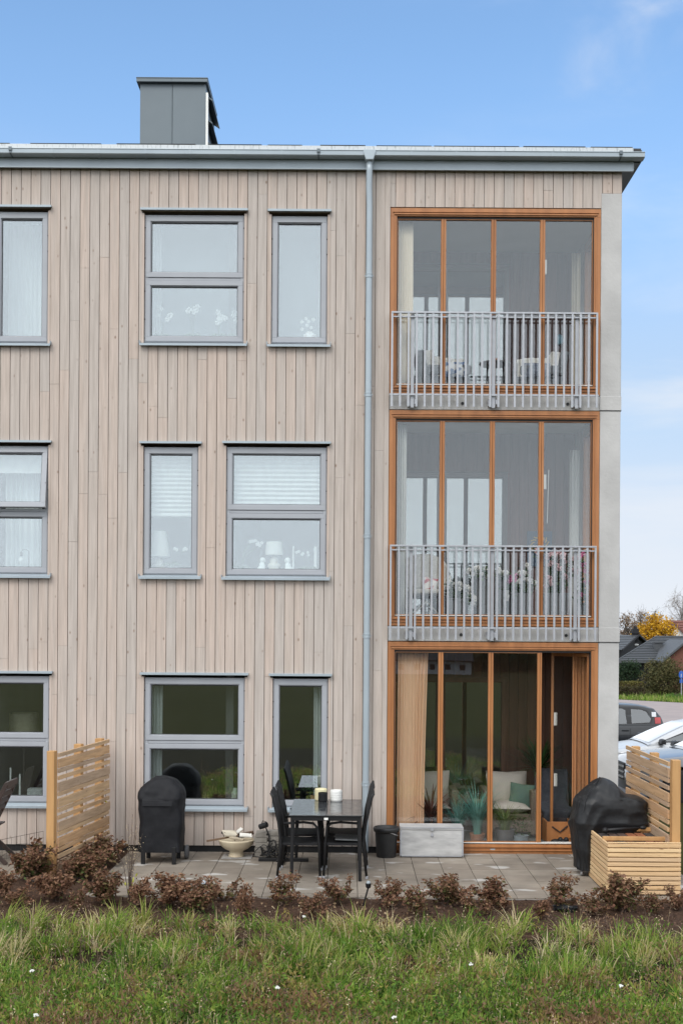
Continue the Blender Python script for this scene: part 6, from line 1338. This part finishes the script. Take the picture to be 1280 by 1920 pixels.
# ================================================================== HOUSES AND TREES BEYOND
MAT['tile'] = M('dark_grey_tiles', (.075,.08,.088), (.05,.055,.06), 2, stretch=(1,8,8), rough=.6, bump=.4, bscale=9); MAT['blackwall'] = M('black_timber', (.012,.012,.014), None, 5, rough=.8); MAT['redbrick'] = M('red_brick_wall', (.16,.065,.045), (.12,.05,.035), 8, rough=.9); MAT['redtile'] = M('red_brown_tiles', (.17,.075,.06), (.12,.05,.042), 3, rough=.8); MAT['whitewall'] = M('white_house_wall', (.72,.72,.70), None, 3, rough=.9); MAT['blackglass'] = M('dark_window', (.02,.025,.03), None, 3, rough=.08)
def tile_rows(mb, a, b, c, d, n, th=.10):
    """roof plane a-b (eave) to d-c (ridge) as overlapping courses"""
    a, b, c, d = map(Vector, (a, b, c, d)); nm = (b-a).cross(d-a).normalized()
    if nm.z < 0: nm = -nm
    for i in range(n):
        u0, u1 = i/n, (i+1)/n; p, q, r, s_ = a.lerp(d, u0), b.lerp(c, u0), b.lerp(c, u1), a.lerp(d, u1)
        top = [p+nm*th, q+nm*th, r+nm*.01, s_+nm*.01]; mb.add(top+[p, q], [(0, 1, 2, 3), (4, 5, 1, 0)])
h2 = thing('house', 'low house with wide dark grey tiled roof, two vents and red brick gable', 'house', (36, 100, -2.35))
ZE, ZR = .42, 2.76; e0, e1, r0, r1, k0, k1 = (25.8, 98.0), (54.0, 98.0), (31.5, 105.5), (54.0, 105.5), (37.2, 113.0), (54.0, 113.0); X0, YF = 26.2, 98.0
m = MB(); m.prism([(26.5, 98.7), (53.4, 98.7), (53.4, 112.3), (37.0, 112.3)], -3.2, ZE, 'z'); m.add([(26.3, 98.4, ZE), (36.9, 112.4, ZE), (31.5, 105.5, ZR-.06)], [(0, 1, 2)]); m.build('wall', 'blackwall', h2)
m = MB(); tile_rows(m, (*e0, ZE), (*e1, ZE), (*r1, ZR), (*r0, ZR), 15); tile_rows(m, (*k1, ZE), (*k0, ZE), (*r0, ZR), (*r1, ZR), 12); m.box(31.6, 54, 105.35, 105.65, ZR, ZR+.08); m.box(25.8, 54, 97.90, 97.995, ZE-.22, ZE+.05)
m.bar((25.75, 97.95, ZE+.02), (31.45, 105.5, ZR+.03), .10, .16)
ro = m.build('roof', 'tile', h2)
for px in (1232, 1273):
    x, z = W(px, 1212, 101.5); m = MB(); m.box(x-.42, x+.42, 101.2, 102.0, z-1.1, z+.35); m.box(x-.50, x+.50, 101.1, 102.1, z+.351, z+.50); m.build('roof_vent', 'tile', ro)
gx0, gx1 = W(1240, 1240, 96)[0], W(1330, 1240, 96)[0]; gm = (gx0+gx1)/2
m = MB(); m.prism([(gx0+.3, -3.2), (gx1-.3, -3.2), (gx1-.3, ZE), (gm, ZE+1.75), (gx0+.3, ZE)], 96.0, 98.6); m.build('gable_wall', 'redbrick', h2)
m = MB(); m.prism([(gx0-.1, ZE-.15), (gm, ZE+1.85), (gx1+.1, ZE-.15), (gx1+.1, ZE+.05), (gm, ZE+2.08), (gx0-.1, ZE+.05)], 95.6, 102.0); m.build('gable_roof', 'tile', h2)
m = MB(); m.box(gx0+2, gx0+3.4, 95.93, 95.99, -1.6, -.2); m.build('window', 'blackglass', h2)
# black gabled house
h1 = thing('house', 'black timber house with a grey roof and a chimney, left of the wide roofed house', 'house', (30, 120, -2.6))
A = Vector((29.8, 113, 1.35)); Bq = Vector((36.4, 126, 1.35)); AP = (A+Bq)/2+Vector((0, 0, 1.55)); dr_ = Vector((-.89, .456, 0)).normalized()*14
def qd(mb, pts): mb.add(pts, [tuple(range(len(pts)))])
m = MB(); lo = Vector((0, 0, -5)); inn = dr_.normalized()*.4
qd(m, [A+lo+inn, Bq+lo+inn, Bq+inn, AP+inn, A+inn]); qd(m, [A+lo+inn, A+inn, A+dr_, A+dr_+lo]); qd(m, [Bq+lo+inn, Bq+inn, Bq+dr_, Bq+dr_+lo]); m.build('wall', 'blackwall', h1)
m = MB(); e = (A-AP).normalized()*.5; tile_rows(m, A+e, A+e+dr_, AP+dr_, AP, 9, .08); e2 = (Bq-AP).normalized()*.5; tile_rows(m, Bq+e2+dr_, Bq+e2, AP, AP+dr_, 9, .08); ro = m.build('roof', 'tile', h1)
m = MB(); m.bar(A+e, AP+Vector((0, 0, .03)), .12, .22); m.bar(Bq+e2, AP+Vector((0, 0, .03)), .12, .22); m.build('bargeboard', 'blackwall', ro)
c = AP+dr_*.035; m = MB(); m.box(c.x-.35, c.x+.35, c.y-.35, c.y+.35, c.z-.8, c.z+.75); m.box(c.x-.47, c.x+.47, c.y-.47, c.y+.47, c.z+.20, c.z+.36); m.box(c.x-.18, c.x+.18, c.y-.18, c.y+.18, c.z+.751, c.z+1.0); m.build('chimney', 'blackwall', ro)
for du in (-.35, .35): m = MB(); p = (A+Bq)/2+(Bq-A).normalized()*du+Vector((0, 0, .45))-dr_.normalized()*-.36; m.ball((p.x, p.y-.05, p.z), .2, 10, 6, sc=(1, .3, .6)); m.build('vent', 'whitewall', h1)
# white house with red roof
h3 = thing('house', 'white gabled house with a red brown roof at the right edge of the picture', 'house', (47, 150, -3)); x, z = W(1262, 1167, 145)
m = MB(); m.prism([(x-3.6, -4), (x+3.6, -4), (x+3.6, z-3.6), (x, z-.15), (x-3.6, z-3.6)], 145.5, 146); m.box(x+.5, x+14, 146.001, 156, -4, z-3.6); m.build('wall', 'whitewall', h3)
m = MB(); tile_rows(m, (x-.2, 144.9, z-3.9), (x+16, 144.9, z-3.9), (x+16, 150.5, z+.35), (x+.1, 150.5, z+.35), 12, .1) ; m.bar((x-4, 145.2, z-3.95), (x, 145.2, z), .3, .22); m.bar((x+4, 145.2, z-3.95), (x, 145.2, z), .3, .22); m.build('roof', 'redtile', h3)
# trees
MAT['bark'] = M('tree_bark', (.10,.085,.07), (.06,.05,.042), 9, rough=.9, bump=.3); MAT['birchbark'] = M('birch_bark', (.42,.40,.38), (.16,.14,.13), 6, rough=.85)
def leafmat(nm, a, b, c): MAT[nm] = M(nm, (1,1,1), (.75,.75,.75), .8, rough=.7, tone=[a, b, c], trans=.25, spec=.25)
leafmat('yellow_leaves', (.42,.20,.012), (.62,.34,.020), (.74,.46,.04)); leafmat('brown_leaves', (.14,.08,.04), (.24,.15,.08), (.32,.22,.14)); leafmat('olive_leaves', (.05,.055,.02), (.095,.095,.035), (.17,.14,.06)); leafmat('dark_green_leaves', (.012,.028,.014), (.025,.05,.022), (.05,.08,.03)); leafmat('birch_twigs', (.22,.17,.15), (.30,.24,.21), (.36,.29,.25)); leafmat('hedge_leaves', (.03,.03,.012), (.065,.06,.022), (.11,.09,.035)); leafmat('hedge_top_leaves', (.07,.07,.02), (.13,.12,.03), (.20,.17,.05))
rt = np.random.default_rng(33)
def tree(name, lab, cat, c, rad, base_z, mat, nclump, nleaf, lsize, trunk_r=.18, bark='bark', twig=False, grp=None, clr=.30, part='crown'):
    cx, cy, cz = c; t = thing(name, lab, cat, (cx, cy, base_z), grp); m = MB()
    m.tube([(cx, cy, base_z-.1), (cx+.1, cy, base_z*.6+cz*.4), (cx, cy, cz+rad[2]*.4)], [trunk_r, trunk_r*.75, trunk_r*.25], 8); P = []; T = []
    for i in range(nclump):
        d = rt.normal(size=3); d /= np.linalg.norm(d); q = np.array(c)+d*np.array(rad)*rt.uniform(.35, 1.0)**.6*.92
        if q[2] < base_z: q[2] = base_z+.1
        s0 = (cx, cy, max(base_z+.3, cz-rad[2]*.7+rt.uniform(0, rad[2]*.8))); mid = ((s0[0]+q[0])/2+rt.normal()*.15, (s0[1]+q[1])/2, (s0[2]+q[2])/2+.15); m.tube([s0, mid, tuple(q)], [trunk_r*.35, trunk_r*.2, trunk_r*.08], 5)
        k = nleaf; sp = clr*min(rad); P.append(q+rt.normal(size=(k, 3))*sp*np.array([.6, .6, .5])); T.append(np.clip(rt.normal(.5, .22, k)+rt.normal()*.12, 0, 1))
        if twig:
            for _ in range(twig): e = q+rt.normal(size=3)*np.array([.5, .5, .7])*sp*1.8; m.tube([tuple(q), tuple((q+e)/2+rt.normal(size=3)*.05), tuple(e)], [trunk_r*.10, trunk_r*.07, trunk_r*.04], 4)
    m.build('trunk', bark, t); P = np.concatenate(P); T = np.concatenate(T); fast_mesh(part, *leaves(P, rt.uniform(lsize*.6, lsize*1.3, len(P)), T, rt, .6), mat, t); return t
def at(px, py, y): x, z = W(px, py, y); return (x, y, z)
tree('maple_tree', 'golden yellow autumn tree behind the dark grey roofs', 'tree', at(1229, 1184, 136), (2.35, 2.2, 2.1), -3, 'yellow_leaves', 80, 46, .30)
tree('bare_tree', 'rusty half bare tree with an open crown left of the yellow tree', 'tree', at(1200, 1172, 150), (2.0, 2, 2.1), -3, 'brown_leaves', 46, 22, .20, twig=4, grp='half bare trees beyond the roofs')
tree('bare_tree', 'brown half bare tree just right of the concrete pillar', 'tree', at(1172, 1180, 146), (1.9, 1.8, 2.2), -3, 'brown_leaves', 46, 40, .22, twig=3, grp='half bare trees beyond the roofs')
tree('bare_tree', 'thin brownish tree top showing between the rusty tree and the birch', 'tree', at(1222, 1160, 158), (1.8, 1.8, 1.8), -3, 'brown_leaves', 30, 10, .17, twig=4, grp='half bare trees beyond the roofs')
tree('birch_tree', 'tall leafless birch with fine twigs at the right edge of the picture', 'tree', at(1278, 1146, 152), (2.6, 2.4, 3.3), -3, 'birch_twigs', 60, 10, .13, trunk_r=.14, bark='birchbark', twig=7)
tree('bush', 'large olive green bush growing beside the road sign', 'bush', at(1243, 1272, 79), (1.75, 1.5, 1.65), H(79), 'olive_leaves', 110, 60, .17, trunk_r=.07, clr=.28, part='foliage')
tree('bush', 'dark evergreen bush before the black house, above the hedges', 'bush', at(1180, 1263, 82), (1.25, 1.2, 1.1), H(82), 'dark_green_leaves', 60, 50, .16, trunk_r=.06, clr=.28, part='foliage')
def hedge(lab, px0, px1, pyt, y, dpt, mat):
    x0, zt = W(px0, pyt, y); x1 = W(px1, pyt, y)[0]; z0 = H(y); n = int((x1-x0)*(zt-z0+dpt)*420); P = np.stack([rt.uniform(x0, x1, n), y+rt.uniform(0, dpt, n), rt.uniform(z0, zt, n)], 1); f = rt.random(n) < .5; P[f, 1] = y+np.abs(rt.normal(size=f.sum()))*.06; g = (~f) & (rt.random(n) < .6); P[g, 2] = zt-np.abs(rt.normal(size=g.sum()))*.06
    t = thing('hedge', lab, 'hedge', ((x0+x1)/2, y, z0), 'clipped hedges along the road'); m = MB(); m.box(x0+.08, x1-.08, y+.1, y+dpt-.1, z0-.1, zt-.12); m.build('stems', 'twig', t); fast_mesh('foliage', *leaves(P, rt.uniform(.08, .15, n), rt.random(n), rt, .7), mat, t)
hedge('low clipped brown green hedge nearest the road, right of the pillar', 1080, 1210, 1288, 74, .9, 'hedge_leaves'); hedge('yellowish clipped hedge just behind the lower brown green one', 1090, 1206, 1278, 78, .9, 'hedge_top_leaves')
# verge grass and a bright green herb clump
n = 9000; vx, vy = rt.uniform(14, 27, n), rt.uniform(60, 74, n); k = vy > np.interp(vx, [14, 19, 24, 27], [70, 69, 59.5, 57]); vx, vy = vx[k], vy[k]; n = len(vx)
o = fast_mesh('verge_grass', *blades(vx, vy, np.array([H(b) for b in vy]), rt.uniform(.08, .42, n)*(.5+rt.random(n)), np.full(n, .03), rt.uniform(0, 6.28, n), rt.uniform(.2, 1.6, n), np.clip(rt.normal(.28, .22, n), 0, 1), 3), 'grass'); o['kind'] = 'stuff'
tree('herb_clump', 'bright green herb clump on the verge at the foot of the road sign', 'plant', at(1264, 1310, 70), (.75, .6, .35), H(70), 'herb_green', 26, 40, .13, trunk_r=.02, part='foliage') if leafmat('herb_green', (.05,.12,.02), (.09,.20,.03), (.16,.26,.06)) is None else None
# road sign
x, z = W(1276.5, 1265, 76); sg = thing('road_sign', 'blue round road sign on a grey post at the right edge of the picture', 'road sign', (x, 76, H(76)))
m = MB(); m.tube([(x, 76, H(76)-.1), (x, 76, z+.30)], .035, 8); m.build('post', 'galv', sg)
MAT['blue'] = M('sign_blue', (.012,.11,.50), None, 5, rough=.4); rz = R(40)
def disc(mb, r, c, th): s_ = len(mb.v); mb.lathe([(r, -th), (r, th)], (0, 0, 0), 24, ax='y'); mb.xform(Matrix.Translation(c)@Matrix.Rotation(rz, 4, 'Z'), s_)
m = MB(); disc(m, .30, (x-.03, 75.95, z), .012); m.build('disc', 'blue', sg); m = MB(); disc(m, .06, (x-.045, 75.93, z+.13), .006); s_ = len(m.v); m.bar((0, -.006, .06), (0, -.006, -.07), .07, .012); m.bar((-.02, -.006, -.05), (-.06, -.006, -.2), .035, .012); m.bar((.02, -.006, -.05), (.05, -.006, -.2), .035, .012); m.xform(Matrix.Translation((x-.045, 75.93, z))@Matrix.Rotation(rz, 4, 'Z'), s_); m.build('symbol', 'whitewall', sg)
m = MB(); m.box(-.19, .19, -.01, .01, -.14, .14); m.xform(Matrix.Translation((x-.03, 75.95, z-.50))@Matrix.Rotation(rz, 4, 'Z')); m.build('sub_plate', 'blue', sg)
# far woods along the horizon, and what the ground floor panes mirror: a white house and dark trees across the field
def woods(nm, x0, x1, y, zt, n, mat, dep=14):
    P = np.stack([rt.uniform(x0, x1, n), y+rt.uniform(-dep/2, dep/2, n), np.zeros(n)], 1); hh = np.array([.62+.38*mnoise.noise((float(a)*.09, y*.1, 3))+.20*mnoise.noise((float(a)*.35, y*.1, 9)) for a in P[:, 0]]); z0 = H(y); P[:, 2] = z0+(zt-z0)*hh*rt.uniform(0.02, 1.0, n)**.7
    o = fast_mesh(nm, *leaves(P, rt.uniform(.7, 1.5, n), rt.random(n), rt, .7), mat); o['kind'] = 'stuff'
woods('woods', 20, 160, 250, 4.2, 9000, 'olive_leaves'); woods('woods', -130, 150, -285, 1.6, 26000, 'dark_green_leaves', 30)
MAT['darkroof'] = M('dark_roof', (.045,.047,.052), None, 3, rough=.8)
ww = thing('farmhouse', 'white farmhouse with a dark roof across the field, mirrored in the glazed door', 'house', (18, -250, -5.9)); m = MB(); m.box(9, 27, -256, -247, -6.2, -2.9); m.build('wall', 'whitewall', ww)
m = MB(); m.prism([(-257, -3.0), (-251.5, -.3), (-246, -3.0), (-246, -2.75), (-251.5, 0), (-257, -2.75)], 8.5, 27.5, 'x'); m.build('roof', 'darkroof', ww)
for xx in (11.5, 15, 18.5, 22, 25): m = MB(); m.box(xx-.6, xx+.6, -246.99, -246.9, -4.9, -3.7); m.build('window', 'blackglass', ww)
